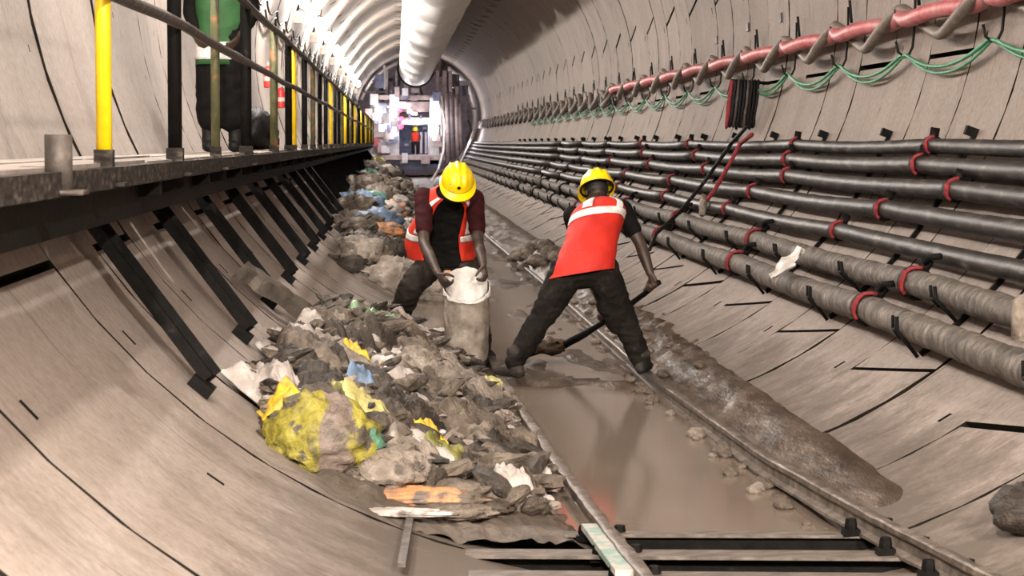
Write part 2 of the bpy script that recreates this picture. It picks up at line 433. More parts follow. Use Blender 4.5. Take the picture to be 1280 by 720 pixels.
for nm, (a0, a1) in {'wall_right': (-40, 48), 'ceiling': (48, 132), 'wall_left': (132, 232), 'floor_lining': (232, 320)}.items():
    mb = MB(); n = 14
    def fn(u, v, a0=a0, a1=a1):
        a = math.radians(a0+(a1-a0)*u); return ((R+.125)*math.cos(a), ring_y(K0)+v*(ring_y(K2)-ring_y(K0)), AZ+(R+.125)*math.sin(a))
    def fo(u, v, a0=a0, a1=a1):
        a = math.radians(a0+(a1-a0)*u); return ((R+.20)*math.cos(a), ring_y(K0)+v*(ring_y(K2)-ring_y(K0)), AZ+(R+.20)*math.sin(a))
    mb.grid(fn, n, 1); mb.grid(fo, n, 1)
    o = mb.build('trim_1' if nm == 'floor_lining' else nm, M_BACK, None, True, (0, 0, AZ)); o['kind'] = 'structure'
    roots['tunnel_invert' if nm == 'floor_lining' else nm] = o
rnd = random.Random(3)
seg_cache = {}
for ri, RG in enumerate((RING_A, RING_B)):
    for j in range(6):
        me = seg_mesh('lining_segment', RG[j], RG[(j+1) % 6]).mesh('lining_segment', [M_CONC, M_BACK])
        try: me.set_sharp_from_angle(angle=math.radians(30))
        except Exception: pass
        seg_cache[(ri, j)] = me
far = {k: MB() for k in roots}
far_cache = {(ri, j): seg_mesh('f', RG[j], RG[(j+1) % 6], False) for ri, RG in enumerate((RING_A, RING_B)) for j in range(6)}
for k in range(K0, K2):
    ri = 0 if k % 2 else 1
    RG = (RING_A, RING_B)[ri]
    for j in range(6):
        a0 = RG[j][0]; sp = (RG[(j+1) % 6][0]-a0) % 360; mid = a0+sp/2
        root = roots[sector(mid)]
        off = rnd.uniform(-.004, .008); am = math.radians(mid)
        dx, dz = -math.cos(am)*off, -math.sin(am)*off
        if k < K1:
            o = bpy.data.objects.new('lining_segment', seg_cache[(ri, j)]); C.objects.link(o); o.parent = root
            o.location = (dx, ring_y(k), dz)
        else:
            src = far_cache[(ri, j)]; dst = far[sector(mid)]; yy = ring_y(k)
            dst.add([(v[0]+dx, v[1]+yy, v[2]+dz+AZ) for v in src.v], src.f); dst.mi[-len(src.f):] = src.mi
for nm, mb in far.items():
    if mb.v:
        o = sharp(mb.build('lining_segment', [M_CONC, M_BACK], roots[nm], True), 30); o['kind'] = 'stuff'

# ------------------------------------------------------------------ track geometry helpers
def rail_left(Y):
    # centre x and top z of the left rail
    xs = [(6.5, -.12), (7.5, -.17), (8.32, -.21), (10.38, -.285), (13.75, -.36), (20, -.40), (40, -.40), (70, -.4)]
    return np.interp(Y, [a for a, b in xs], [b for a, b in xs])
def rail_right(Y):
    xs = [(6.5, 1.05), (7.0, .985), (8.0, .86), (9.9, .76), (13.3, .675), (21.3, .64), (35, .50), (70, .45)]
    return np.interp(Y, [a for a, b in xs], [b for a, b in xs])
def zl(Y): return float(np.interp(Y, [6, 8, 14, 30], [.09, .08, .06, .05]))
def zr(Y): return float(np.interp(Y, [6, 8, 10, 14, 22, 40], [.165, .16, .11, .07, .06, .05]))

# sleepers: end points of the first one, the rest step towards the camera
SL0, SL1 = Vector((-1.06, 8.72, -.02)), Vector((1.33, 8.05, .085))
def sl_y(x): return SL0.y+(SL1.y-SL0.y)*(x-SL0.x)/(SL1.x-SL0.x)

# ------------------------------------------------------------------ mud floor and puddle
def mud_h(x, Y):
    xl, xr = rail_left(Y), rail_right(Y)
    h = -.02
    n = fbm(x*3.0, Y*1.6, 1.0)*.03+fbm(x*11, Y*6, 4.0)*.012
    mid = smooth(xl-.02, xl+.12, x)*(1-smooth(xr-.18, xr-.02, x))        # 1 between the rails
    # pool in front of the shoveller
    pool = mid*(1-smooth(13.2, 13.9, Y+.25*nz(x*2, 3)))
    # mud bar where he digs, then a thin wet film
    bar = mid*math.exp(-((Y-13.95-.25*nz(x*3, 1))/.30)**2)*.055
    film = mid*smooth(14.2, 14.8, Y)
    h += n
    h = h*(1-pool)+pool*(-.07)
    h = h*(1-film)+film*(-.006+fbm(x*2.2, Y*.55, 9)*.022)
    h += bar
    # bank right of the right rail
    rb = smooth(xr-.02, xr+.10, x)
    lumps = max(0, fbm(x*9, Y*5.0, 2))*.05*smooth(14.2, 15.2, Y)*(1-smooth(19.5, 22, Y))
    swirl = fbm(x*4+2*nz(x*2, Y), Y*2.2, 7)*.030
    h = h*(1-rb)+rb*(.012+.112*smooth(xr+.05, 1.14, x)+(swirl*.55+fbm(x*3, Y*.9, 21)*.03)*(1-.8*smooth(.92, 1.12, x))+lumps)-rb*.13*(1-smooth(8.15, 9.0, Y))
    # mud and gravel thrown against the rails
    for xx, s in ((xr-.10, .05), (xl-.12, .05)):
        h += math.exp(-((x-xx)/.06)**2)*.045*max(0, .35+nz(Y*1.9+xx, 5))
    # heap beside the right rail further back
    h += math.exp(-((x-.82)/.2)**2-((Y-27)/2.2)**2)*.16*(1+.5*nz(x*7, Y*3))
    # left side under the rubbish
    h += (1-smooth(xl-.45, xl-.05, x))*(.03-.09*smooth(16, 17, Y)*(1-smooth(20, 21, Y)))
    return h
def mud_grid(x0, x1, nx, ys, name):
    mb = MB(); vs = []; W_ = nx+1
    for Y in ys:
        for i in range(W_):
            x = x0+(x1-x0)*i/nx
            vs.append((x, Y, max(mud_h(x, Y), zw(x)-.05)))
    fs = [(j*W_+i, j*W_+i+1, (j+1)*W_+i+1, (j+1)*W_+i) for j in range(len(ys)-1) for i in range(nx)]
    mb.add(vs, fs); return mb
ys = []; y = 8.05
while y < 24: ys.append(y); y += .045
while y < 104: ys.append(y); y += .18+.006*(y-24)
mb = mud_grid(-1.35, 1.40, 78, ys, 'floor')
# keep only what lies behind the first sleeper
keep = [f for f in mb.f if all(mb.v[i][1] >= sl_y(mb.v[i][0])-.03 for i in f)]
mb.f = keep; mb.mi = [0]*len(keep)
floor = mb.build('floor', M_WETMUD, None, True, (0, 0, 0)); floor['kind'] = 'structure'
mb = MB()     # deeper bed under the open sleepers, near-black as painted shade in the gaps
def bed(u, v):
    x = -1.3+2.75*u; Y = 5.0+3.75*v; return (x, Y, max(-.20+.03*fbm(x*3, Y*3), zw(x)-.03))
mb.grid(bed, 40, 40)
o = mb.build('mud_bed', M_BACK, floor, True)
mb = MB()
xs_ = np.linspace(-1.0, 1.0, 9)
def pud(u, v):
    x = -.98+1.96*u; y0 = sl_y(x)+.02; return (x, y0+(60-y0)*v, 0.0)
mb.grid(pud, 16, 12)
mb2 = MB(); mb2.v = list(mb.v); mb2.f = list(mb.f); mb2.mi = list(mb.mi)
mb2.add([(v[0], v[1], -.05) for v in mb.v], mb.f)
wt = mb.build('puddle', M_WATER, None, True, (0, 12, 0))
tag(wt, 'still brown muddy puddle lying between the two rails', 'puddle')

# ------------------------------------------------------------------ rails
def rail_profile(top):
    return [(-.045, top-.10), (.045, top-.10), (.045, top-.088), (.012, top-.078), (.010, top-.036), (.026, top-.028), (.026, top-.006), (.018, top), (-.018, top), (-.026, top-.006), (-.026, top-.028), (-.010, top-.036), (-.012, top-.078), (-.045, top-.088)]
def make_rail(fx, fz, label, amp):
    mb = MB(); Ys = list(np.arange(6.4, 24, .12))+list(np.arange(24, 72, 1.0)); n = 14; vs = []
    for Y in Ys:
        pr = rail_profile(fz(Y)); xc = float(fx(Y))
        for (dx, z) in pr:
            w1 = amp*nz(Y*7+dx*40, z*40, xc); vs.append((xc+dx*(1+2.5*amp*10*abs(nz(Y*3, dx*9)))+w1*.5, Y, z+w1*.6))
    fs = []
    for i in range(len(Ys)-1):
        for k in range(n): fs.append((i*n+k, i*n+(k+1) % n, (i+1)*n+(k+1) % n, (i+1)*n+k))
    fs.append(tuple(range(n))); fs.append(tuple((len(Ys)-1)*n+k for k in range(n))[::-1])
    mb.add(vs, fs)
    o = sharp(mb.build('rail', M_RAILM, None, True, (float(fx(10)), 10, 0)), 35)
    tag(o, label, 'rail', 'track rails'); return o
raiL = make_rail(rail_left, zl, 'mud-caked steel rail along the edge of the rubbish heap', .012)
raiR = make_rail(rail_right, zr, 'steel rail on the pipe side of the puddle, nearer the right wall', .006)
def clip(parent, c, mat=M_DARK):
    mb = MB(); c = Vector(c)
    mb.box(c+Vector((0, 0, .0)), (.07, .055, .025)); mb.lathe([(0, .055), (.022, .055), (.026, .03), (.026, 0), (0, 0)], 6, Matrix.Translation(c))
    mb.build('rail_clip', mat, parent, False)
for k in range(3):
    dy = -.42*k
    for fx, fz, rl in ((rail_left, zl, raiL), (rail_right, zr, raiR)):
        xx = float(fx(8.3+dy)); Y = sl_y(xx)+dy
        for s in (-1, 1): clip(rl, (float(fx(Y))+s*.075, Y, fz(Y)-.085))
mb = MB()   # painted fishplate on the left rail
a = Vector((float(rail_left(8.35))-.06, 8.45, zl(8.3)-.03)); b = Vector((float(rail_left(7.5))-.06, 7.5, zl(7.5)-.03))
mb.bar(a, b, .07, .025)
o = mb.build('fishplate', simple('teal_worn_paint', [(.3, (.25, .22, .19)), (.5, (.5, .46, .42)), (.62, (.20, .34, .30)), (.8, (.55, .5, .46))], 9, .5), raiL, False); o['label'] = 'worn fishplate with teal paint'

# sleepers
for k, lab in enumerate(('steel channel sleeper holding back the puddle, farthest of the three', 'middle steel channel sleeper under the rails', 'nearest steel channel sleeper at the bottom of the picture')):
    mb = MB(); d = Vector((0, -.42*k, 0)); a = SL0+d; b = SL1+d
    dirv = (b-a).normalized(); sd = Vector((-dirv.y, dirv.x, 0)).normalized()
    fw = .14 if k else .07
    mb.bar(a+Vector((0, 0, -.008)), b+Vector((0, 0, -.008)), fw, .014)
    mb.bar(a+Vector((0, 0, -.07)), b+Vector((0, 0, -.07)), .014, .12, mi=1)  # web and lower flange darkened, painting the shade between the sleepers
    mb.bar(a+Vector((0, 0, -.13)), b+Vector((0, 0, -.13)), fw*.8, .012, mi=1)
    tag(sharp(mb.build('sleeper', [M_SLEEP, M_DARK], None, False), 30), lab, 'sleeper', 'steel sleepers under the rails')
mb = MB(); mb.bar((-1.06, 7.35, .12), (-1.02, 8.45, .10), .03, .015)
tag(mb.build('steel_strip', M_STEEL, None, False), 'thin bent steel strip at the left ends of the sleepers', 'strip')

# ------------------------------------------------------------------ walkway on the left wall
EX, DZ = -2.13, 1.57
wk = empty('walkway', (-2.4, 7, DZ)); tag(wk, 'raised walkway with pipe handrail bracketed to the left tunnel wall', 'walkway')
rnd = random.Random(5)
yb = -3.0
while yb < 90:
    L = 2.33 if yb < 46 else 8.0
    for (xa, xb) in ((-2.64, -2.40), (-2.39, -2.14)):
        mb = MB(); zt = DZ+rnd.uniform(-.006, .006)
        mb.box(((xa+xb)/2, yb+L/2, zt-.02), (xb-xa, L-.05, .04)); mb.build('deck_board', M_DECK, wk, False)
    yb += L+.03
mb = MB(); mb.box((EX+.02, 45, DZ-.05), (.05, 98, .075)); mb.box((EX-.01, 45, DZ-.085), (.10, 98, .012))
mb.build('edge_beam', M_FASC, wk, False)
mb = MB(); mb.box((-2.52, 45, DZ-.10), (.06, 98, .10)); mb.build('wall_beam', M_DARK, wk, False)
mb = MB(); mb.box((-2.24, 45, DZ-.16), (.08, 98, .16)); mb.build('bearer', M_DARK, wk, False)
def post(Y, mat, r, zt=2.64, lean=0.0, square=False):
    mb = MB()
    pts = [(EX, Y, DZ-.04), (EX+lean*.5, Y, (DZ+zt)/2), (EX+lean, Y, zt)]
    mb.tube(pts, r, 4 if square else 10)
    p = mb.build('post', mat, wk, not square)
    mb = MB(); mb.box((EX, Y, DZ+.005), (r*2.3, r*2.3, .09)); mb.box((EX+.01, Y, DZ-.075), (.14, .13, .012))
    mb.build('post_socket', M_FASC, p, False)
    return p
pl = [(7.47, M_YEL, .029), (9.85, M_DARK, .034), (12.05, M_OLIVE, .027), (14.5, M_DARK, .04), (17.8, M_OLIVE, .035), (20.2, M_DARK, .036), (21.3, M_YEL, .026), (23.7, M_DARK, .034)]
Y = 26.1; k = 0
while Y < 95:
    pl.append((Y, M_YEL if k % 4 == 3 else (M_OLIVE if k % 3 == 0 else M_DARK), .032)); Y += 2.37; k += 1
for (Y, mt, r) in pl: post(Y, mt, r)
mb = MB()     # empty socket left of the yellow post
mb.tube([(EX+.03, 6.28, DZ-.07), (EX+.03, 6.28, DZ+.10)], .042, 10); mb.box((EX+.03, 6.28, DZ-.075), (.16, .15, .014))
mb.build('post_socket', M_STEEL, wk, True)
def wavy(x, z, a, b, step, amp, s):
    return [(x+amp*nz(t*.35, s), t, z+amp*nz(t*.35, s+9)) for t in np.arange(a, b, step)]
mb = MB(); mb.tube(wavy(EX+.02, 2.60, 3, 95, 1.0, .03, 1), .027, 9, True, 0, .25); mb.build('top_rail', M_STEEL, wk)
mb = MB(); mb.tube(wavy(EX+.04, 2.19, 3, 95, 1.0, .03, 5), .025, 9, True, 0, .25); mb.build('middle_rail', M_STEEL, wk)
for k in range(36):
    Y = 9.05+2.36*k
    mb = MB()
    a = Vector((-2.54, Y, 1.40)); b = Vector((-1.92, Y-.22, .60))
    n = Vector((.80, 0, .60))
    mb.bar(a+n*.04, b+n*.05, .10, .05, n); mb.bar(a+n*.075, b+n*.085, .018, .05, n)
    s = mb.build('strut', M_DARK, wk, False)
    mb = MB(); mb.box(b+n*.012+Vector((0, -.045, 0)), (.11, .13, .05), Matrix.Rotation(math.radians(-38), 3, 'Y').inverted()); mb.build('strut_foot', M_DARK, s, False)
    mb = MB(); mb.bar((-2.66, Y, 1.42), (EX+.02, Y, 1.46), .07, .09); mb.build('bracket_arm', M_DARK, wk, False)
    if k < 12:
        mb = MB(); mb.bar((-2.56, Y+.5, 1.38), (EX, Y+1.0, 1.45), .05, .06); mb.build('brace', M_DARK, wk, False)

# ------------------------------------------------------------------ things on the walkway and upper left wall
ORD = ['first', 'second', 'third', 'fourth', 'fifth', 'sixth', 'seventh', 'eighth', 'ninth', 'tenth', 'eleventh', 'twelfth']
def wall_lamp(Y, first=[None], cnt=[0]):
    if first[0] is None:
        root = empty('wall_lamp', (LAMP_X, Y, LAMP_Z))
        mb = MB(); M0 = Matrix.Translation((LAMP_X, Y, LAMP_Z))
        mb.lathe([(0, .13), (.06, .11), (.09, .05), (.09, -.04), (.07, -.11), (0, -.14)], 14, M0); mb.build('globe', M_LAMP, root)
        mb = MB(); mb.box((LAMP_X-.10, Y, LAMP_Z-.28), (.14, .22, .20)); mb.build('control_box', M_WHITEP, root, False)
        mb = MB(); mb.bar((LAMP_X-.16, Y, LAMP_Z-.30), (LAMP_X, Y, LAMP_Z+.17), .04, .04, (0, 1, 0)); mb.build('bracket', M_DARK, root, False)
        first[0] = root
    else: root = dup(first[0], (LAMP_X, Y, LAMP_Z))
    tag(root, 'white globe lamp with box high on the left wall, %s from the camera' % ORD[cnt[0]], 'lamp', 'lamps along the left wall'); cnt[0] += 1
    return root
for Y in LAMP_YS:
    if Y > 30: wall_lamp(Y)
    point_light((LAMP_X+.17, Y, LAMP_Z+.13), LAMP_W*(.30 if Y < 10 else (1.0 if Y < 25 else 1.2)), .055)
for s, (zz, lab) in enumerate(((3.50, 'black cable slung in loops along the left wall below the lamps, lower one'), (3.62, 'black cable slung in loops along the left wall below the lamps, upper one'))):
    mb = MB(); pts = []
    for t in np.arange(4, 96, .4):
        u = (t % 2.36)/2.36; z = zz-.16*(1-(2*u-1)**2)+.03*nz(t*.7, s); pts.append((-math.sqrt(2.93**2-(z-AZ)**2), t, z))
    mb.tube(pts, .016, 6); tag(mb.build('cable', M_BLACK), lab, 'cable')
def extinguisher(p, lab, mat):
    p = Vector(p); root = empty('fire_extinguisher', p); M0 = Matrix.Translation(p)
    mb = MB(); mb.lathe([(0, 0), (.075, .0), (.08, .02), (.08, .30), (.05, .37), (.02, .39), (0, .39)], 14, M0); mb.build('cylinder', mat, root)
    mb = MB(); mb.lathe([(0, .38), (.025, .38), (.025, .44), (0, .44)], 10, M0); mb.bar(p+Vector((0, -.05, .45)), p+Vector((0, .06, .46)), .02, .02); mb.build('valve', M_WHITEP, root)
    mb = MB(); mb.tube([p+Vector((0, .03, .42)), p+Vector((.05, .09, .36)), p+Vector((.06, .10, .2)), p+Vector((.05, .09, .08))], .012, 7); mb.build('hose', M_BLACK, root)
    mb = MB(); mb.lathe([(.083, .12), (.085, .13), (.085, .19), (.083, .2)], 14, M0); mb.build('band', M_WHITEP, root)
    root.scale = (.62, .62, .62); tag(root, lab, 'extinguisher')
M_EXT = simple('extinguisher_red', [(.3, (.55, .03, .03)), (.7, (.75, .06, .05))], 5, .35)
extinguisher((-2.50, 23.0, 2.25), 'red cylinder with white cap hung on the wall behind the handrail, upper one', M_EXT)
extinguisher((-2.44, 24.4, 2.05), 'darker red cylinder behind the handrail, lower one', M_EXT)
mb = MB()
for (q, r) in (((-2.60, 23.2, 2.45), .01), ((-2.47, 24.6, 2.2), .01)):
    pass
def lump_fn(c, s, seed, amp=.25, fr=2.2, flat=.0, rid=.5):
    c = Vector(c); s = Vector(s)
    def fn(u, v):
        a = 2*math.pi*u; b = math.pi*(v-.5)*.999
        d = Vector((math.cos(a)*math.cos(b), math.sin(a)*math.cos(b), math.sin(b)))
        k = 1+amp*(nz(d.x*fr+seed, d.y*fr, d.z*fr)*(1-rid)+rid*(ridge(d.x*fr*1.3+seed, d.y*fr*1.3, d.z*fr*1.3+4)-.45))+amp*.35*ridge(d.x*fr*2.6+seed, d.y*fr*2.6, d.z*fr*2.6)+amp*.16*ridge(d.x*fr*6+seed, d.y*fr*5, d.z*fr*7)
        z = d.z*s.z*k
        if z < 0: z *= (1-flat)
        return c+Vector((d.x*s.x*k, d.y*s.y*k, z))
    return fn
for (c, s, lab) in (((-2.40, 19.6, 1.74), (.16, .5, .22), 'black bundle slumped on the walkway boards behind the handrail'), ((-2.45, 21.6, 1.68), (.14, .4, .16), 'smaller dark bundle farther along the walkway')):
    mb = MB(); mb.grid(lump_fn(c, s, c[1], .3, 2.2, .3), 20, 14, True); tag(mb.build('bundle', M_BLACK), lab, 'bundle')

# ------------------------------------------------------------------ pipes on the right wall
def polar(ang, r, Y):
    a = math.radians(ang); return Vector((r*math.cos(a), Y, AZ+r*math.sin(a)))
PIX = [((1200, 428), (900, 320)), ((1200, 363), (900, 291)), ((1200, 312), (900, 262.5)), ((1200, 269), (900, 237)), ((1200, 234), (900, 215)), ((1200, 206), (900, 196.5)), ((1200, 180), (900, 181))]
PR = [.083, .080, .060, .062, .062, .062, .052]
PMAT = [M_PIPED, M_PIPED, M_PIPE, M_PIPE, M_PIPE, M_PIPE, M_PIPE]
PLAB = ['lowest pipe on the right wall, thick and caked with dried mud', 'second lowest pipe on the right wall, thick and mud-caked', 'third pipe from the bottom on the right wall', 'middle pipe of the seven on the right wall', 'third pipe from the top on the right wall', 'second pipe from the top on the right wall', 'topmost and thinnest pipe of the seven on the right wall']
PCOUP = [[12.2, 16.95, 21.9, 26.8], [11.9, 17.25, 22.0, 27.0], [14.9, 19.9, 24.5], [14.1, 19.3, 25], [12.7, 18.2, 23.0], [13.9, 18.6, 24.3], [13.9, 18.7, 25.5]]
PANG = []
for i, (p, pa) in enumerate(zip(PIX, PR)):
    rc = R-pa-.075
    aa = []
    for q in p:
        P = wall(q[0], q[1], rc); aa.append(math.degrees(math.atan2(P.z-AZ, P.x)))
    ang = sum(aa)/2; PANG.append((ang, rc))
for i in range(7):
    ang, rc = PANG[i]
    root = empty('pipe', polar(ang, rc, 12)); tag(root, PLAB[i], 'pipe', 'pipes on the right wall')
    cps = [6.5+i*.1]+PCOUP[i]
    while cps[-1] < 42: cps.append(cps[-1]+4.9+.15*(i % 3))
    cps.append(100.0)
    for a, b in zip(cps[:-1], cps[1:]):
        mb = MB(); st = .11 if a < 24 else .8
        st = st if a < 40 else 3.0
        pts = []; off = .012*nz(a*3, i); off2 = .012*nz(a*3, i+7)
        for t in np.arange(a+.01, b-.005, st):
            p = polar(ang, rc, t); pts.append(p+Vector((off+.012*nz(t*.35, i), 0, off2-.02*math.sin(math.pi*(t-a)/(b-a)))))
        p = polar(ang, rc, b-.01); pts.append(p+Vector((off, 0, off2)))
        mb.tube(pts, PR[i], 14 if a < 40 else 8, True, 0, .16 if i < 2 else .10, i*3.0)
        mb.build('pipe_section', PMAT[i], root)
    for cy in cps[1:-1]:
        c = polar(ang, rc, cy); mb = MB()
        mb.tube([c+Vector((0, -.05, 0)), c+Vector((0, -.04, 0)), c+Vector((0, .04, 0)), c+Vector((0, .05, 0))], [PR[i]*1.02, PR[i]*1.28, PR[i]*1.28, PR[i]*1.02], 14)
        out = Vector((-math.cos(math.radians(ang)), 0, -math.sin(math.radians(ang))))
        upd = Vector((-out.z, 0, out.x)); upd = upd if upd.z > 0 else -upd
        k = (out*.3+upd).normalized()
        mb.box(c+k*PR[i]*1.45, (.06, .09, .05), Vector((0, 1, 0)).rotation_difference(k).to_matrix())
        cp = mb.build('coupling', M_DARK, root)
        if cy < 34:
            mb = MB(); pts = []
            for q in range(8):
                a = -1.5+q*.36; d = out*math.cos(a)+upd*math.sin(a); pts.append(c+Vector((0, -.062+.018*math.sin(q*1.7), 0))+d*PR[i]*1.22)
            mb.tube(pts, .013, 6, True, 0, .5, i*1.7); mb.tube([p+Vector((0, .03, .004)) for p in pts[1:5]], .012, 6)
            r_ = mb.build('red_rope', M_REDROPE, cp); r_['label'] = 'red rope lashing'
        if i < 2 and cy < 30:
            mb = MB(); d = k*PR[i]*1.5
            mb.tube([c+d, c+d+Vector((.0, -.06, .05)), c+d+Vector((.06, -.12, .06))], .02, 6); mb.build('bolt', M_DARK, cp)
mb = MB()
# wall brackets carrying the pipes
first = None
for k in range(-2, 22):
    Y = 13.40+2.36*k
    if first is None:
        root = empty('pipe_bracket', polar(-35, R-.01, Y))
        mb = MB(); n = 18
        for q in range(n):
            a0 = -22.6-(30.4)*q/n; a1 = -22.6-30.4*(q+1)/n
            mb.bar(polar(a0, R-.022, Y), polar(a1, R-.022, Y), .03, .03, (1, 0, .5))
        mb.build('strip', M_DARK, root, False)
        t = polar(-22.8, R-.05, Y); mb = MB(); mb.box(t, (.08, .05, .06), Matrix.Rotation(math.radians(20), 3, 'Y')); mb.build('knob', M_DARK, root, False)
        for (ang, rc), pr in list(zip(PANG, PR))[:2]:
            mb = MB(); out = Vector((math.cos(math.radians(ang)), 0, math.sin(math.radians(ang)))); tn = Vector((out.z, 0, -out.x)); tn = tn if tn.z < 0 else -tn
            c = polar(ang, rc, Y); e = pr+.018
            pts = [c+out*(R-rc-.02)+tn*e, c+out*.02+tn*e, c-out*e*.5+tn*e, c-out*(e+.01)+tn*e*.55]
            mb.tube(pts, .012, 6); pts2 = [p+Vector((0, .09, 0)) for p in pts[1:]]
            mb.tube(pts2, .010, 6); mb.tube([pts[2], pts2[1]], .010, 6)
            mb.build('hook', M_DARK, root)
        first = root
    else: root = dup(first, polar(-35, R-.01, Y))
    n_ = k-0       # the bracket at k = 0 is the first one whose top shows in the picture
    lab = 'dark steel bracket strip holding the pipes, %s from the right edge of the picture' % ORD[n_] if 0 <= n_ < 12 else ('dark steel pipe bracket so far right that only its lower end can show, %s' % ('nearer one' if n_ == -2 else 'farther one') if n_ < 0 else 'dark steel bracket strip holding the pipes on the distant right wall')
    tag(root, lab, 'bracket', 'pipe brackets on the right wall')

# ------------------------------------------------------------------ cable hangers, red hose, brown hose, green cable
HY = [8.65+2.35*k for k in range(0, 26)]
first = None
for hi, Y in enumerate(HY):
    base = Vector((2.93, Y, 2.40))
    if first is None:
        root = empty('cable_hanger', base)
        mb = MB(); mb.bar((2.925, Y, 2.92), (2.945, Y, 2.72), .035, .02, (1, 0, 0)); mb.tube([(2.915, Y, 2.86), (2.915, Y, 2.60), (2.90, Y, 2.40), (2.875, Y, 2.345), (2.83, Y, 2.33), (2.79, Y, 2.36), (2.77, Y, 2.44)], .011, 6); mb.build('rod', M_BLACK, root)
        mb = MB(); mb.tube([(2.91, Y, 2.64), (2.88, Y, 2.585), (2.82, Y, 2.565), (2.775, Y, 2.60), (2.76, Y, 2.69)], .011, 6); mb.build('upper_hook', M_BLACK, root)
        first = root
    else: root = dup(first, base)
    n_ = hi-2
    lab = 'black J-shaped double hook carrying the red hose, %s from the right edge' % ORD[n_] if 0 <= n_ < 12 else ('black J-shaped double hook beyond the right edge, %s' % ('nearer one' if n_ == -2 else 'farther one') if n_ < 0 else 'black double hook carrying the dark loops on the distant right wall')
    tag(root, lab, 'hook', 'cable hooks on the right wall')
def hose(Ya, Yb, sag, tw, phase, amp, x0, z0, r, mat, label, name, n=9, dirt=.06):
    mb = MB(); pts = []
    for t in np.arange(Ya, Yb, .12 if Yb < 45 else .2):
        u = ((t-HY[0]) % 2.35)/2.35; s = 1-(2*u-1)**2
        a = 2*math.pi*t/tw+phase; rr = r
        pts.append((x0+amp*math.cos(a)-.01*s, t, z0+amp*math.sin(a)-sag*s))
    mb.tube(pts, r, n, True, 0, dirt); return tag(mb.build(name, mat), label, 'hose' if r > .03 else 'cable')
hose(7.0, 37, .13, 2.35, .6, .05, 2.80, 2.69, .060, M_RED, 'thick dusty red hose slung along the hooks on the right wall', 'hose')
hose(7.0, 39, .17, 2.35, .6+math.pi, .045, 2.81, 2.655, .045, M_BROWN, 'brown hose twisted around the red hose on the right wall', 'hose')
hose(36.5, 98, .30, 2.35, 2.2, .03, 2.815, 2.66, .05, M_BROWN, 'dark brown hose in deep loops on the far right wall', 'hose')
hose(7.0, 60, .15, 4.7, .3, .0, 2.83, 2.36, .014, M_GREEN, 'thin green cable looping between the hooks, upper strand', 'cable', 6, 0)
hose(7.0, 60, .19, 4.7, .3, .0, 2.845, 2.352, .012, M_GREEN, 'thin green cable looping between the hooks, lower strand', 'cable', 6, 0)
hose(36, 98, .22, 2.35, 1.0, .02, 2.80, 2.52, .022, M_BLACK, 'thin black cable in loops on the far right wall', 'cable', 6, 0)
# small dark plates on the right wall
for (px, py, ol) in ((976, 22, 'nearest'), (896, 50, 'farthest'), (935, 34, 'middle')):
    p = wall(px, py, R-.012); a = math.atan2(p.z-AZ, p.x)
    mb = MB(); mb.box(p, (.03, .16, .10), Matrix.Rotation(-a, 3, 'Y')); tag(mb.build('wall_plate', M_STEEL, None, False), 'small steel plate fixed to the right wall above the red hose, %s of three' % ol, 'plate', 'small plates on the right wall')

# coil of hose hung on the right wall and its two tails
root = empty('hose_coil', (2.75, 22.0, 1.9)); tag(root, 'bundle of black hose loops hanging on the right wall above the pipes', 'coil')
mb = MB(); mb.tube([(2.97, 22.0, 2.30), (2.52, 22.0, 2.33)], .018, 8); mb.build('peg', M_DARK, root)
for q in range(9):
    x = 2.84-.036*q; mb = MB(); pts = []; hh = .25+.02*nz(q*3.3); z0 = 2.33-hh
    for s in range(25):
        a = 2*math.pi*s/24; cy = .055*math.sin(a)*(1+.4*nz(q*1.3)); pts.append((x-.09*(1-math.cos(a))*.3+.01*nz(q, s*.4)-.02, 22.0+cy+.03*nz(q*2.2), z0+hh*math.cos(a)))
    mb.tube(pts, .017, 7); o = mb.build('loop', M_REDROPE if q == 8 else (M_STEEL if q in (3, 6) else M_BLACK), root)
def tail(pix, r, mat, lab):
    pts = [wall(px, py, rr) for px, py, rr in pix]; mb = MB()
    P = []
    for i in range(len(pts)-1):
        for s in range(6): P.append(pts[i].lerp(pts[i+1], s/6))
    P.append(pts[-1]); mb.tube(P, r, 8); tag(mb.build('hose_tail', mat), lab, 'hose')
tail([(934, 158, 2.66), (915, 178, 2.70), (880, 228, 2.72), (850, 265, 2.70), (820, 292, 2.66), (812, 312, 2.72)], .020, M_BLACK, 'black hose running down from the hanging coil across the pipes')
tail([(940, 168, 2.72), (925, 180, 2.72), (912, 205, 2.72), (893, 238, 2.72), (884, 250, 2.74)], .022, M_REDROPE, 'dark red hose slanting down from the hanging coil')
mb = MB(); c = wall(880, 252, 2.78)
mb.tube([c+Vector((0, 0, .06)), c+Vector((-.02, -.1, -.02)), c+Vector((-.05, -.2, -.13))], [.03, .045, .03], 8, True, 0, .3); tag(mb.build('rag', RAGS['pale']), 'pale rag tied at the end of the dark red hose', 'rag')
# torn white plastic on the pipes
p0 = wall(1004, 314, 2.70); p1 = wall(968, 350, 2.70)
mb = MB()
def torn(u, v):
    p = p0.lerp(p1, v); wd = .06+.10*math.sin(math.pi*min(1, v*1.1)); off = Vector((0, (u-.5)*wd*2.4, (u-.5)*wd*.25))
    return p+off+Vector((-.03*ridge(u*2, v*3), .02*nz(u*5, v*5), .03*ridge(u*3+3, v*2)))
mb.grid(torn, 10, 14); mb.grid(lambda u, v: Vector(torn(u, v))+Vector((.006, 0, -.006)), 10, 14)
tag(mb.build('plastic_scrap', M_WHITEP), 'torn white plastic sheet draped across the two lowest pipes', 'plastic')
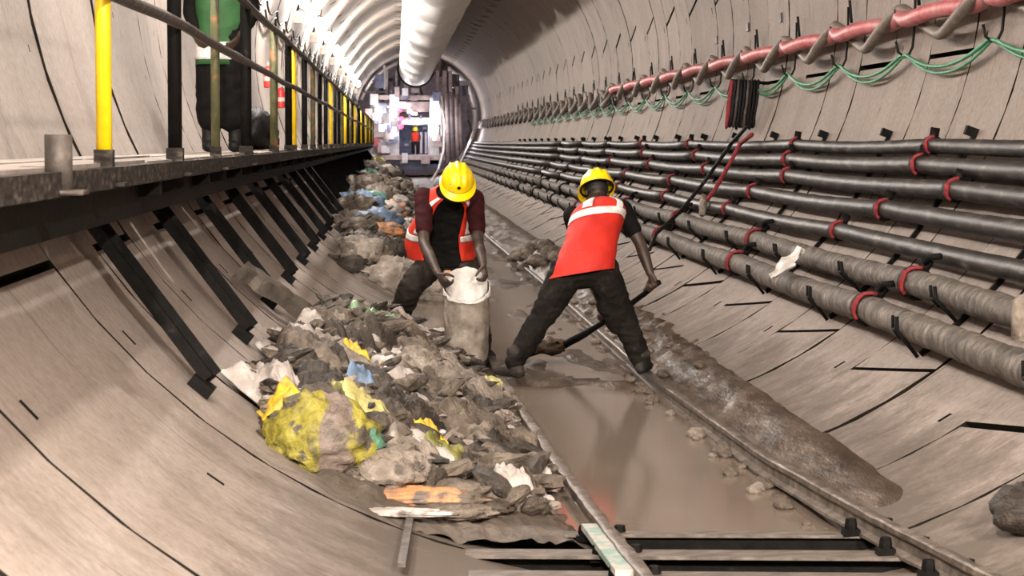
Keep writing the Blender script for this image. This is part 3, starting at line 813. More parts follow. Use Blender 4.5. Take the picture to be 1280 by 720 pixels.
# upright stub by the frame edge and a cloth by the right wall
c = wall(1281, 425, 2.70); M0 = Matrix.Translation(c)
mb = MB(); mb.lathe([(0, 0), (.06, .0), (.06, .13), (.055, .175), (.03, .20), (0, .205)], 14, M0); tag(mb.build('grey_cylinder', M_SACK), 'pale grey upright cap standing on the lowest pipe at the right edge', 'cap')
c = wall(1276, 640, 2.93); mb = MB(); mb.grid(lump_fn(c, (.10, .14, .09), 4.2, .4, 2.6, .2), 18, 12, True); tag(mb.build('rag', RAGS['dark']), 'dark wet rag at the right ends of the sleepers', 'rag')

# ------------------------------------------------------------------ ventilation duct
DX, DCZ, DR = -.18, 5.02, .76
root = empty('ventilation_duct', (DX, 40, DCZ)); tag(root, 'large white fabric ventilation duct hung along the tunnel crown', 'duct')
yb = -4.0
while yb < 93:
    L = min(5.6, 95-yb); mb = MB()
    def dfn(u, v, yb=yb, L=L):
        a = 2*math.pi*u; t = min(v, 1-v)*L; r = DR*(1-.15*math.exp(-t/.18)-.04*math.exp(-t/.7))
        r *= 1+.010*math.sin(a*9+yb)*math.exp(-t/.8)+.006*nz(a*2, v*6, yb)
        return (DX+r*math.cos(a), yb+v*L, DCZ+r*math.sin(a)-.05*math.sin(math.pi*v))
    mb.grid(dfn, 36, 24, True); mb.build('duct_section', M_DUCT, root); yb += L
for yy in np.arange(1.6, 94, 5.6):
    mb = MB(); mb.tube([(DX+DR*.84*math.cos(a), yy, DCZ+DR*.84*math.sin(a)) for a in np.linspace(0, 2*math.pi, 33)], .022, 6); mb.build('hoop', M_STEEL, root)
mb = MB(); mb.tube([(DX+.79*math.cos(a), 95, DCZ+.79*math.sin(a)) for a in np.linspace(0, 2*math.pi, 33)], .07, 8); mb.build('end_collar', M_DARK, root)
mb = MB(); mb.lathe([(0, 0), (.74, 0), (.74, .3), (0, .3)], 24, Matrix.Translation((DX, 94.6, DCZ)) @ Matrix.Rotation(-math.pi/2, 4, 'X')); mb.build('end_cap', M_DUCT, root)

# ------------------------------------------------------------------ rubbish heap on the left
def heap_edge(Y):   # x of the heap's left edge against the wall
    return float(np.interp(Y, [8.3, 8.7, 9.6, 11.3, 14.5, 16.5, 18.5, 21, 24, 36, 64, 90], [-1.08, -1.60, -1.82, -1.78, -1.66, -1.35, -1.15, -1.6, -1.75, -1.98, -2.1, -2.1]))
def heap_h(x, Y):
    l = heap_edge(Y); r = float(rail_left(Y))-.10
    base = max(zw(x), 0.0)
    if x <= l-.02 or x >= r+.06: return base-.05
    t = (x-l)/(r-l)
    b = math.sin(math.pi*min(1, max(0, t)**.72))
    amp = np.interp(Y, [8.3, 8.9, 9.8, 12, 14.3, 15.8, 17.0, 19.5, 22, 26, 60, 92], [.0, .14, .22, .27, .22, .10, .0, .0, .14, .30, .38, .4])
    n = .5*fbm(x*3.2, Y*2.4, 2)+.35*ridge(x*5, Y*3.6, 6)*.5
    edge = smooth(0, .10, t)*(1-smooth(.93, 1.04, t))
    gap = smooth(16.0, 17.0, Y)*(1-smooth(20.0, 21.0, Y))
    return base-.03-gap*.06+edge*(.03+amp*b*(1+.55*n)+.03*fbm(x*13, Y*9, 3))*(1-gap)
def heap_hit(px, py):
    d = ray(px, py); Y = 8.2
    while Y < 100:
        p = CAMP+d*Y
        if p.z <= max(heap_h(p.x, p.y), zw(p.x), 0.0): return p
        Y += .02 if Y < 30 else .1
    return CAMP+d*30
mb = MB(); vs = []; ysh = list(np.arange(8.35, 24, .06))+list(np.arange(24, 95, .35)); nx = 44
for Y in ysh:
    l = heap_edge(Y)-.05; r = float(rail_left(Y))+.08
    for i in range(nx+1):
        x = l+(r-l)*i/nx; vs.append((x, Y, heap_h(x, Y)))
mb.add(vs, [(j*(nx+1)+i, j*(nx+1)+i+1, (j+1)*(nx+1)+i+1, (j+1)*(nx+1)+i) for j in range(len(ysh)-1) for i in range(nx)])
hp = mb.build('rubbish_heap', M_MUD, None, True); tag(hp, 'long bank of mud and rubbish heaped between the left wall and the rail', 'heap'); hp['kind'] = 'stuff'

def sheet(name, c, wd, ln, rot, seed, mat, h=.06, fold=.05, lift=.02, n=30, fr=8.0, thick=.008):
    """crumpled sheet draped over the heap (two skins)"""
    cr, sr = math.cos(rot), math.sin(rot); mb = MB()
    def pos(u, v, low=0):
        a = (u-.5)*wd*(1+.3*nz(v*2.2, seed)); b = (v-.5)*ln*(1+.3*nz(u*2.2, seed+5))
        x = c.x+cr*a-sr*b; y = c.y+sr*a+cr*b
        x = min(x, float(rail_left(y))-.055-.02*abs(nz(y*9, seed)))
        e = 1-max(abs(u-.5), abs(v-.5))*2
        f = fold*(.8*ridge(a*fr+seed, b*fr*.45, seed)+.55*ridge(a*fr*2.1+seed, b*fr*1.4, 3)+.35*ridge(a*fr*4.3+seed, b*fr*3.1, 8))
        zz = max(heap_h(x, y), zw(x)+.004, 0)+lift+h*smooth(0, .5, e)+f*smooth(-.1, .35, e)+.01
        return (x, y, max(zz, zw(x)+.006)-low*(thick+h*.3*smooth(0, .5, e)))
    mb.grid(lambda u, v: pos(u, v), n, n); o = len(mb.v)
    mb.grid(lambda u, v: pos(u, v, 1), n, n)
    W_ = n+1
    rim = [i for i in range(W_)]+[j*W_+n for j in range(1, W_)]+[n*W_+i for i in range(n-1, -1, -1)]+[j*W_ for j in range(n-1, 0, -1)]
    mb.add([], [(rim[k], rim[(k+1) % len(rim)], o+rim[(k+1) % len(rim)], o+rim[k]) for k in range(len(rim))])
    return mb.build(name, mat)
def sack_lump(name, c, s, rot, seed, mat, amp=.22, fr=2.0, tilt=0.0, n=(26, 18), rid=.6, flat=.3):
    mb = MB(); mb.grid(lump_fn((0, 0, 0), s, seed, amp, fr, flat, rid), n[0], n[1], True)
    o = mb.build(name, mat, None, True, (0, 0, 0)); o.location = c; o.rotation_euler = (tilt, 0, rot); return o
def at_heap(px, py, wpx):
    p = heap_hit(px, py); return p, wpx*p.y/F
# named pieces: (kind, px, py, width px, aspect, rotation, material, label)
PIECES = [
 ('sack', 402, 574, 132, (1, .7, .84), .1, M_BAG, 'big bulging yellow-green plastic sack with a brown panel, at the front left of the heap', 'sack'),
 ('sheet', 452, 536, 84, .9, -.5, RAGS['lemon'], 'smooth pale yellow plastic flap beside the yellow-green sack', 'plastic'),
 ('sheet', 355, 528, 60, .8, .5, RAGS['bright'], 'torn bright yellow plastic left of the yellow-green sack', 'plastic'),
 ('sheet', 425, 520, 48, .8, .8, RAGS['olive'], 'olive crumpled plastic above the yellow-green sack', 'plastic'),
 ('sack', 484, 602, 92, (1, .75, .58), .2, RAGS['pale'], 'round pale grey full sack at the bottom of the heap', 'sack'),
 ('sack', 520, 632, 150, (1, .28, .17), -.12, RAGS['orange'], 'long orange-brown rolled cloth at the bottom edge of the heap', 'cloth'),
 ('sack', 500, 648, 120, (1, .25, .10), -.15, RAGS['white'], 'flat pinkish white plastic under the orange cloth', 'plastic'),
 ('sack', 600, 615, 92, (1, .38, .2), -.25, RAGS['olive'], 'olive green rolled sack near the rail', 'sack'),
 ('sheet', 540, 578, 62, .7, -.3, RAGS['bright'], 'orange-yellow crumpled plastic in the middle of the heap', 'plastic'),
 ('sheet', 553, 592, 70, .9, -.4, RAGS['olive'], 'dark olive torn plastic below the orange-yellow plastic', 'plastic'),
 ('sheet', 446, 464, 44, .7, .2, RAGS['bright'], 'small bright yellow plastic bag high on the heap', 'plastic'),
 ('sheet', 452, 496, 46, .8, .1, RAGS['blue'], 'small blue plastic scrap on the heap', 'plastic'),
 ('sheet', 470, 416, 62, 1.6, -.3, RAGS['green'], 'flat pale green plastic sheet with a dark underside', 'plastic'),
 ('sheet', 470, 430, 66, 1.2, -.3, RAGS['dark'], 'dark cloth under the green plastic sheet', 'cloth'),
 ('sack', 508, 456, 74, (1, .8, .62), -.2, RAGS['mud'], 'humped brown cloth bag with deep folds', 'sack'),
 ('sack', 554, 468, 42, (.9, .8, .95), .0, RAGS['pale'], 'small pale cone-shaped bag standing on the heap', 'sack'),
 ('sack', 604, 440, 84, (1, .7, .36), -.35, RAGS['white'], 'white pleated plastic sack lying beside the standing sack', 'sack'),
 ('sheet', 503, 414, 84, 1.0, .5, RAGS['pale'], 'wide muddy tarpaulin spread behind the humped bag', 'tarpaulin'),
 ('sheet', 386, 458, 92, 2.0, .3, RAGS['mud'], 'flat brown cardboard sheet leaning at the upper left of the heap', 'cardboard'),
 ('sack', 384, 424, 44, (1, .8, .5), .3, RAGS['white'], 'crumpled white plastic bag against the left wall', 'plastic'),
 ('sheet', 332, 502, 66, 1.4, .9, RAGS['white'], 'pinkish white plastic sheet at the left edge of the heap', 'plastic'),
 ('sack', 385, 520, 66, (1, .9, .6), .4, RAGS['mud'], 'brown mud-smeared sack above the yellow plastic', 'sack'),
 ('sack', 430, 508, 70, (1, .9, .5), .1, RAGS['mud'], 'brown round sack behind the pale yellow flap', 'sack'),
 ('sheet', 618, 500, 40, 1.2, .0, RAGS['lemon'], 'pale yellow cloth scrap next to the left rail', 'cloth'),
 ('sheet', 616, 518, 22, 1.2, .0, RAGS['red'], 'small dark red cloth scrap near the left rail', 'cloth'),
 ('sack', 605, 530, 76, (1, .5, .32), -.2, RAGS['pale'], 'pale grey folded sack in the right half of the heap', 'sack'),
 ('sack', 642, 540, 44, (.8, 1, .6), .4, RAGS['pale'], 'bulging striped pale sack touching the left rail', 'sack'),
 ('sheet', 580, 505, 120, 2.0, -.6, RAGS['pale'], 'wide pleated pale cloth in the upper right of the heap', 'cloth'),
 ('sheet', 610, 560, 120, 1.5, -.6, RAGS['mud'], 'brown folded tarpaulin hanging down in the right half of the heap', 'tarpaulin'),
 ('sheet', 500, 540, 100, 1.5, -.4, RAGS['dark'], 'dark brown crumpled cloth in the middle of the heap', 'cloth'),
 ('sack', 560, 648, 110, (1, .5, .22), .0, RAGS['mud'], 'flat brown sack at the bottom edge near the rail', 'sack'),
 ('sack', 560, 622, 90, (1, .6, .3), .2, RAGS['mud'], 'brown sack between the orange cloth and the olive roll', 'sack'),
 ('sack', 600, 640, 80, (1, .6, .28), -.1, RAGS['dark'], 'dark brown lumpy sack below the olive roll', 'sack'),
 ('sheet', 640, 630, 60, 1.2, .1, RAGS['white'], 'crumpled white and blue plastic beside the front of the left rail', 'plastic'),
 ('sheet', 668, 612, 44, 1.4, .1, RAGS['white'], 'small white plastic scrap squeezed against the left rail', 'plastic'),
 ('sheet', 488, 320, 70, 2.2, .3, RAGS['dark'], 'dark crumpled sheet on the far heap left of the stooping man', 'cloth'),
 ('sack', 482, 293, 46, (1, 1.2, .46), .2, RAGS['orange'], 'orange crumpled sack on the far heap', 'sack'),
 ('sheet', 474, 262, 56, 3.0, .2, RAGS['lemon'], 'pale yellow sheet spread on the far heap', 'plastic'),
 ('sack', 500, 308, 26, (1, 1, .5), .2, RAGS['orange'], 'small orange bag on the far heap beside the stooping man', 'sack'),
 ('sheet', 478, 228, 16, 3.0, .2, RAGS['teal'], 'small teal scrap far along the heap', 'plastic'),
]
NAMED = []
for i, (kind, px, py, wp, asp, rot, mat, lab, cat) in enumerate(PIECES):
    p, wd = at_heap(px, py, wp); NAMED.append((p.copy(), lab))
    if kind == 'sheet':
        tag(sheet({'cloth': 'cloth_sheet', 'tarpaulin': 'tarpaulin', 'cardboard': 'cardboard_sheet'}.get(cat, 'plastic_sheet'), p, wd, wd*asp, rot, i*1.7, mat, .05+.05*min(wd, .4), .035+.05*min(wd, .4)), lab, cat)
    else:
        s = (wd*.5*asp[0], wd*.5*asp[1], wd*.5*asp[2])
        p.x = min(p.x, float(rail_left(p.y))-.06-s[0])
        zz = max(heap_h(p.x, p.y), zw(p.x), 0)+s[2]*.28
        tag(sack_lump('rolled_cloth' if asp[1] < .3 else 'sack', (p.x, p.y+s[1]*.3, zz), s, rot, i*2.3, mat, .36, 2.5, 0, (40, 26)), lab, cat)
# cardboard-like dark straps and slats running down the heap
for pix, r, mt, lab in (
  ([(505, 490), (545, 525), (590, 565), (625, 590)], .022, RAGS['dark'], 'dark strap running down the middle of the heap'),
  ([(520, 495), (570, 540), (640, 600)], .030, RAGS['mud'], 'twisted muddy strap beside the dark one'),
  ([(590, 500), (625, 535), (668, 590)], .028, RAGS['mud'], 'muddy strap near the left rail'),
  ([(480, 490), (520, 520), (560, 545)], .018, RAGS['dark'], 'short dark strap at the top of the heap')):
    P = []
    for (px, py) in pix:
        q = heap_hit(px, py); P.append(Vector((q.x, q.y, max(heap_h(q.x, q.y), zw(q.x), 0)+.07)))
    Q = []
    for a, b in zip(P[:-1], P[1:]):
        for s in range(8):
            c = a.lerp(b, s/8); c.z = max(c.z, heap_h(c.x, c.y)+.04)+.015*nz(c.x*9, c.y*9); Q.append(c)
    Q.append(P[-1])
    mb = MB(); mb.tube(Q, [r*(1+.4*nz(q.x*12, q.y*12)) for q in Q], 8, True, 0, .4); tag(mb.build('strap', mt), lab, 'strap')
# many small pieces, each its own thing
SHORT = {
 'big bulging yellow-green plastic sack': 'big yellow-green sack', 'smooth pale yellow plastic flap': 'pale yellow flap', 'torn bright yellow plastic left': 'torn bright yellow plastic',
 'round pale grey full sack': 'round pale grey sack', 'long orange-brown rolled cloth': 'long orange cloth', 'olive green rolled sack': 'olive rolled sack', 'orange-yellow crumpled plastic': 'orange-yellow plastic',
 'small bright yellow plastic bag': 'small bright yellow bag', 'small blue plastic scrap': 'blue plastic scrap', 'flat pale green plastic sheet': 'pale green sheet', 'humped brown cloth bag': 'humped brown bag',
 'white pleated plastic sack': 'white pleated sack', 'flat brown cardboard sheet': 'brown cardboard sheet', 'crumpled white plastic bag against': 'white bag by the left wall', 'pinkish white plastic sheet at the left': 'pinkish white sheet',
 'pale grey folded sack': 'pale folded sack', 'bulging striped pale sack': 'striped sack by the rail', 'small pale cone-shaped bag': 'pale cone-shaped bag', 'pale yellow cloth scrap': 'pale yellow scrap by the rail', 'crumpled white and blue plastic': 'white and blue plastic by the rail'}
LM = [(p, sh) for p, lab in NAMED for k, sh in SHORT.items() if lab.startswith(k)]
USED = {}
def where(c):
    q = sorted(LM, key=lambda a: (a[0].x-c.x)**2+((a[0].y-c.y)*.6)**2)
    for p, sh in q[:6]:
        dx, dy = c.x-p.x, (c.y-p.y)*.6
        if abs(dx) > abs(dy): r_ = 'right of' if dx > 0 else 'left of'
        else: r_ = 'behind' if dy > 0 else 'in front of'
        yield r_+' the '+sh
def scrap_label(base, c):
    for w_ in where(c):
        lab = base+' '+w_
        if lab not in USED: USED[lab] = 1; return lab
    for w_ in where(c):
        lab = base+' farther '+w_
        if lab not in USED: USED[lab] = 1; return lab
    q = list(where(c)); lab = base+' '+q[0]+', also '+q[1]; USED[lab] = 1
    return lab
rnd = random.Random(11)
KIN = [('mud', 'mud-brown', 10), ('dark', 'dark', 7), ('pale', 'pale grey', 6), ('white', 'whitish', 3)]
bag = [k for k in KIN for _ in range(k[2])]
for i in range(120):
    Y = 8.75+rnd.random()**1.0*7.0
    l, r = heap_edge(Y), float(rail_left(Y))
    t = rnd.uniform(.05, .84); x = l+(r-l)*t
    k, lab, _ = rnd.choice(bag); sz = rnd.uniform(.08, .24)
    c = Vector((x, Y, 0))
    if rnd.random() < .55:
        o = sheet('crumpled_sheet', c, sz*1.4, sz*rnd.uniform(1.0, 2.2), rnd.uniform(-1.2, 1.2), i*.9, RAGS[k], .04, .05, .015, 14, 10)
    else:
        o = sack_lump('scrap', (x, Y, max(heap_h(x, Y), zw(x), 0)+sz*.05), (sz*.6, sz*.5, sz*.33), rnd.uniform(0, 3), i*1.1, RAGS[k], .38, 2.6, 0, (16, 11))
    tag(o, scrap_label(lab+(' larger' if sz > .17 else ' small')+(' sheet' if o.name.startswith('crumpled_sheet') else '')+' scrap', c), 'scrap', 'scraps in the near heap')
for key, Ya, Yb, cnt, s0, s1 in (('mud', 8.8, 16, 420, .02, .06), ('dark', 8.8, 16, 330, .02, .07), ('pale', 8.8, 16, 260, .012, .04), ('white', 8.8, 16, 70, .010, .03), ('pale', 21, 60, 300, .04, .10), ('dark', 21, 60, 250, .05, .11)):
    mb = MB()
    for i in range(cnt):
        Y = rnd.uniform(Ya, Yb); l, r = heap_edge(Y), float(rail_left(Y))-.15; x = l+(r-l)*rnd.uniform(.03, 1.0); sz = rnd.uniform(s0, s1)
        a = rnd.uniform(0, 6.28); el = rnd.uniform(.8, 2.6)
        f0 = lump_fn((0, 0, 0), (sz*el, sz*.8, sz*.55), i*1.1, .7, 2.4, 0); ca, sa = math.cos(a), math.sin(a)
        tl = rnd.uniform(-.5, .5); z0 = max(heap_h(x, Y), zw(x), 0)+rnd.uniform(.0, .10)*(1 if Ya < 20 else .3)
        def g(u, v):
            p = f0(u, v); return (x+ca*p.x-sa*p.y, Y+sa*p.x+ca*p.y, z0+p.z+tl*p.x)
        mb.grid(g, 8, 6, True)
    o = mb.build('litter', RAGS[key], None, False)
    tag(o, 'fine %s litter strewn over the %s heap' % ({'mud': 'brown', 'dark': 'dark', 'pale': 'pale grey', 'white': 'whitish'}[key], 'near' if Ya < 20 else 'far'), 'litter'); o['kind'] = 'stuff'
KIN2 = [('mud', 'mud-brown scrap on the far heap', 9), ('dark', 'dark scrap on the far heap', 6), ('pale', 'pale grey scrap on the far heap', 7), ('white', 'white plastic scrap on the far heap', 5), ('teal', 'greenish scrap on the far heap', 2), ('lemon', 'pale yellow scrap on the far heap', 1), ('orange', 'orange scrap on the far heap', 1), ('blue', 'bluish scrap on the far heap', 1)]
bag = [k for k in KIN2 for _ in range(k[2])]
for i in range(150):
    Y = 21+rnd.random()**1.4*68
    l, r = heap_edge(Y), float(rail_left(Y)); x = l+(r-l)*rnd.uniform(.05, .98)
    k, lab, _ = rnd.choice(bag); sz = rnd.uniform(.15, .42)
    o = sack_lump('scrap', (x, Y, max(heap_h(x, Y), zw(x), 0)+sz*.1), (sz*.6, sz*.6, sz*.42), rnd.uniform(0, 3), i*1.3, RAGS[k], .75, 3.2, 0, (18, 12))
    tag(o, lab, 'scrap', lab+'s')
# clods along the rails
for i in range(70):
    side = i % 3
    Y = 8.6+rnd.random()*6.0 if side else 14+rnd.random()*9
    x = (float(rail_right(Y))-rnd.uniform(.07, .17)) if side == 1 else ((float(rail_left(Y))-rnd.uniform(.06, .25)) if side == 2 else .8+rnd.uniform(-.25, .25))
    sz = rnd.uniform(.018, .05); z0 = mud_h(x, Y)
    o = sack_lump('mud_clod', (x, Y, max(z0, 0)+sz*.3), (sz, sz*.9, sz*.7), rnd.uniform(0, 3), i*1.9, RAGS['pale' if rnd.random() < .3 else 'mud'], .5, 2.2, 0, (9, 6))
    tag(o, 'small clod of mud and gravel beside a rail', 'clod', 'mud clods along the rails')
for i in range(34):
    Y = 25.3+rnd.random()*4.2; x = .82+rnd.uniform(-.28, .3); sz = rnd.uniform(.06, .13)
    o = sack_lump('mud_clod', (x, Y, max(mud_h(x, Y), zw(x))+sz*.3), (sz, sz, sz*.75), rnd.uniform(0, 3), i*1.9, RAGS['mud'], .5, 2.2, 0, (10, 7))
    tag(o, 'lump in the pile of earth beside the right rail behind the men', 'clod', 'lumps of the earth pile by the right rail')
# timber on the left wall
a = wall(300, 336, 2.90); b = wall(418, 418, 2.90); mb = MB(); nn = 14; vs = []
for i in range(nn+1):
    c = a.lerp(b, i/nn)
    inw = Vector((-c.x, 0, AZ-c.z)).normalized(); sd = Vector((0, 1, 0))
    for (p, q) in ((-.09, -.05), (.09, -.05), (.09, .05), (.03, .07), (-.09, .05)):
        vs.append(c+sd*(p+.03*nz(i*.6, p*20))+inw*(q+.025*nz(i*.7, q*30, 4)))
fs = [(i*5+k, i*5+(k+1) % 5, (i+1)*5+(k+1) % 5, (i+1)*5+k) for i in range(nn) for k in range(5)]+[(4, 3, 2, 1, 0), tuple(nn*5+k for k in range(5))]
mb.add(vs, fs); tag(mb.build('timber', M_TIMBER, None, False), 'mud-caked timber baulk leaning down the left wall to the heap', 'timber')

# ------------------------------------------------------------------ machine at the far end of the tunnel
TB = 98.0
root = empty('tunnel_machine', (0, TB, 0)); tag(root, 'backup gantry of a tunnelling machine filling the far end of the tunnel', 'machine')
def part(name, boxes, mat, smooth_=False):
    mb = MB()
    for c, s in boxes: mb.box(c, s)
    return mb.build(name, mat, root, smooth_)
def P(px, py, Y=TB): return atY(px, py, Y)
def pbox(x0, y0, x1, y1, Y, d):
    a = P(x0, y0, Y); b = P(x1, y1, Y); return ((a+b)/2+Vector((0, d/2, 0)), (abs(b.x-a.x), d, abs(a.z-b.z)))
part('bulkhead', [pbox(430, 50, 620, 240, 111, .3)], M_TBMD)
part('column', [pbox(487, 118, 499, 200, TB, 6)], M_TBMW)
part('column', [pbox(537, 122, 549, 205, TB, 6)], M_TBMW)
part('portal_beam', [pbox(487, 147, 549, 155, TB-.1, 5)], M_TBMW)
part('upper_beam', [pbox(494, 127, 540, 140, TB+.3, 4)], M_TBMP)
part('upper_beam', [pbox(470, 119, 552, 125, TB+.1, 4)], M_TBMP)
part('deck', [pbox(478, 194, 556, 200, TB-.3, 8)], M_TBMP)
part('chassis', [pbox(474, 200, 552, 212, TB, 8)], M_TBMB)
part('cabin', [pbox(463, 128, 487, 200, TB+1.0, 4)], M_TBMW)
part('control_panel', [pbox(466, 150, 480, 172, TB+.8, .3)], M_TBMP)
part('rear_partition', [pbox(499, 152, 540, 196, TB+7.5, .2)], M_TBMB)
for px in (519, 525, 531): part('rack', [pbox(px, 165, px+3, 192, TB+5, .4)], M_TBMP)
part('cabinet', [pbox(500, 176, 515, 195, TB+3, 1)], M_TBMB)
for px, w_ in ((470, 3), (481, 4), (494, 3), (505, 5), (545, 4), (553, 5), (561, 4), (569, 4)):
    part('hanger_column', [pbox(px, 88 if 480 < px < 562 else 108, px+w_, 128+(px % 5), TB+.6, .4)], M_TBMP if px % 2 else M_TBMD)
for i, (px, py0, py1) in enumerate(((552, 126, 200), (558, 118, 204), (564, 115, 200), (570, 122, 195), (575, 130, 188))):
    mb = MB(); a = P(px, py0, TB-.2); b = P(px+2, py1, TB-.2); mb.tube([a, a.lerp(b, .5)+Vector((.12*nz(i*3.1), -.1, 0)), b], .10, 8); mb.build('hose', M_TBMP if i % 2 else M_TBMD, root)
for i in range(5):
    mb = MB(); mb.tube([P(549+6*i, 132+9*i, TB), P(572-2*i, 130+10*i, TB)], .07, 6); mb.build('cross_pipe', M_TBMW if i % 2 else M_TBMP, root)
rt = random.Random(8)
for i in range(46):
    a = rt.uniform(-.15, math.pi+.15); rr = rt.uniform(2.0, 2.8); Yb = TB+rt.uniform(.5, 6)
    c = Vector((rr*math.cos(a), Yb, AZ+rr*math.sin(a)))
    k = i % 4
    if k == 0: part('gear_box', [(c, (rt.uniform(.2, .6), .4, rt.uniform(.2, .7)))], (M_TBMP, M_TBMW, M_TBMB, M_TBMD)[rt.randrange(4)])
    elif k == 1: part('upright', [(c, (.09, .09, rt.uniform(.8, 1.8)))], (M_TBMP, M_TBMW, M_TBMD)[rt.randrange(3)])
    elif k == 2: part('cross_bar', [(c, (rt.uniform(.6, 1.5), .08, .08))], (M_TBMP, M_TBMW, M_TBMB)[rt.randrange(3)])
    else:
        mb = MB(); mb.tube([c, c+Vector((.15, .1, -.5)), c+Vector((-.05, 0, -1.0)), c+Vector((.1, 0, -1.5))], .06, 6); mb.build('hose', (M_TBMP, M_TBMW, M_TBMD)[rt.randrange(3)], root)
for (px, py, Y, rw) in ((516, 176, TB+2, .12), (508, 181, TB+1.5, .1), (531, 160, TB+3, .1), (484, 186, TB+.7, .3), (482, 176, TB+.7, .1)):
    part('fitting', [(P(px, py, Y), (rw*2, .1, rw))], M_TBMW)
for i in range(60):
    px = rt.uniform(460, 552); py = rt.uniform(112, 200)
    if 497 < px < 541 and 153 < py < 197: continue
    w_, h_ = rt.uniform(.08, .45), rt.uniform(.06, .5)
    part(('gear_box', 'panel', 'valve_block')[i % 3], [(P(px, py, TB-.25+rt.uniform(-.1, .1)), (w_, .2, h_))], (M_TBMP, M_TBMW, M_TBMB, M_TBMD, M_TBMP)[rt.randrange(5)])
for (px, py) in ((471, 178), (476, 186)):
    part('red_panel', [(P(px, py, TB+.6), (.35, .1, .4))], RAGS['red'])
point_light(tuple(P(519, 158, TB+3.5)), 140, .2, (.8, .85, 1))
for c in ((1.9, TB+8, 4.2), (-1.9, TB+8, 4.4), (0, TB+9, 1.6), (2.2, TB-3, 2.0)): point_light(c, 75, .2, (1, .93, .98))
for (px, py, rw, rh) in ((492, 134, .16, .5), (545, 140, .14, .5), (493, 160, .16, .7), (543, 168, .12, .5), (474, 140, .25, .35), (477, 160, .2, .3), (520, 152, .6, .06), (518, 142, .25, .10)):
    c = P(px, py, TB-.35); mb = MB(); mb.box(c, (rw, .12, rh)); mb.build('work_lamp', M_GLOW, root, False)
for (px, py) in ((501, 158), (502, 149), (500, 137)):
    mb = MB(); mb.grid(lump_fn(P(px, py, TB-.35), (.13, .1, .13), 1, 0), 10, 7, True); mb.build('red_lamp', M_REDL, root)
for (px, py, pw) in ((492, 140, 60), (545, 150, 60), (474, 145, 90), (520, 175, 30)):
    c = P(px, py, TB-1.2); point_light(c, pw, .25, (1, .95, .98))
mb = MB(); mb.tube([P(552, 120, TB-1), P(556, 160, TB-1), P(554, 190, TB-3), P(548, 212, TB-6), P(540, 226, TB-30)], .05, 6); tag(mb.build('cable', M_WHITEP), 'pale cable hanging down in front of the machine on the right', 'cable')
mb = MB(); pts = [(2.6, TB-1, 2.2), (2.3, TB-3, 1.6), (1.6, TB-9, .5), (1.2, TB-18, .2), (1.0, TB-30, .16)]; mb.tube(pts, .05, 6); tag(mb.build('cable', M_WHITEP), 'pale cable sloping from the right wall down to the track in front of the machine', 'cable')
# bright lamp cluster high on the left in front of the machine

# ------------------------------------------------------------------ people
def chain(mb, pts, n=12, wdir=None):
    """closed tapered limb: pts = [(point, rx, ry)], hemispherical ends"""
    P_ = [Vector(p[0]) for p in pts]; rx = [p[1] for p in pts]; ry = [(p[2] if len(p) > 2 else p[1]) for p in pts]
    # densify with smooth interpolation
    st = []
    N = len(P_)
    for i in range(N-1):
        p0 = P_[max(i-1, 0)]; p1 = P_[i]; p2 = P_[i+1]; p3 = P_[min(i+2, N-1)]
        for k in range(5):
            t = k/5
            q = .5*((2*p1)+(p2-p0)*t+(2*p0-5*p1+4*p2-p3)*t*t+(3*p1-p0-3*p2+p3)*t**3) if N > 2 else p1.lerp(p2, t)
            q = q.lerp(p1.lerp(p2, t), .35)
            st.append((q, rx[i]+(rx[i+1]-rx[i])*t, ry[i]+(ry[i+1]-ry[i])*t))
    st.append((P_[-1], rx[-1], ry[-1]))
    d0 = (st[1][0]-st[0][0]).normalized(); d1 = (st[-1][0]-st[-2][0]).normalized()
    a = []
    for s in (.98, .8, .45): a.append((st[0][0]-d0*min(st[0][1], st[0][2])*s, st[0][1]*math.sqrt(1-s*s), st[0][2]*math.sqrt(1-s*s)))
    b = []
    for s in (.45, .8, .98): b.append((st[-1][0]+d1*min(st[-1][1], st[-1][2])*s, st[-1][1]*math.sqrt(1-s*s), st[-1][2]*math.sqrt(1-s*s)))
    st = a+st+b
    vs = []; M_ = len(st); sd = Vector(wdir) if wdir is not None else None
    for i, (p, ax, ay) in enumerate(st):
        t = (st[min(i+1, M_-1)][0]-st[max(i-1, 0)][0]).normalized()
        if sd is None:
            u0 = Vector((0, 0, 1)) if abs(t.z) < .9 else Vector((0, 1, 0)); sd = t.cross(u0)
        s_ = (sd-t*sd.dot(t)).normalized(); sd = s_ if wdir is None else Vector(wdir); u_ = s_.cross(t)
        for k in range(n):
            an = 2*math.pi*k/n; vs.append(p+s_*math.cos(an)*ax+u_*math.sin(an)*ay)
    fs = [(i*n+k, i*n+(k+1) % n, (i+1)*n+(k+1) % n, (i+1)*n+k) for i in range(M_-1) for k in range(n)]
    fs += [tuple(range(n))[::-1], tuple((M_-1)*n+k for k in range(n))]
    mb.add(vs, fs)
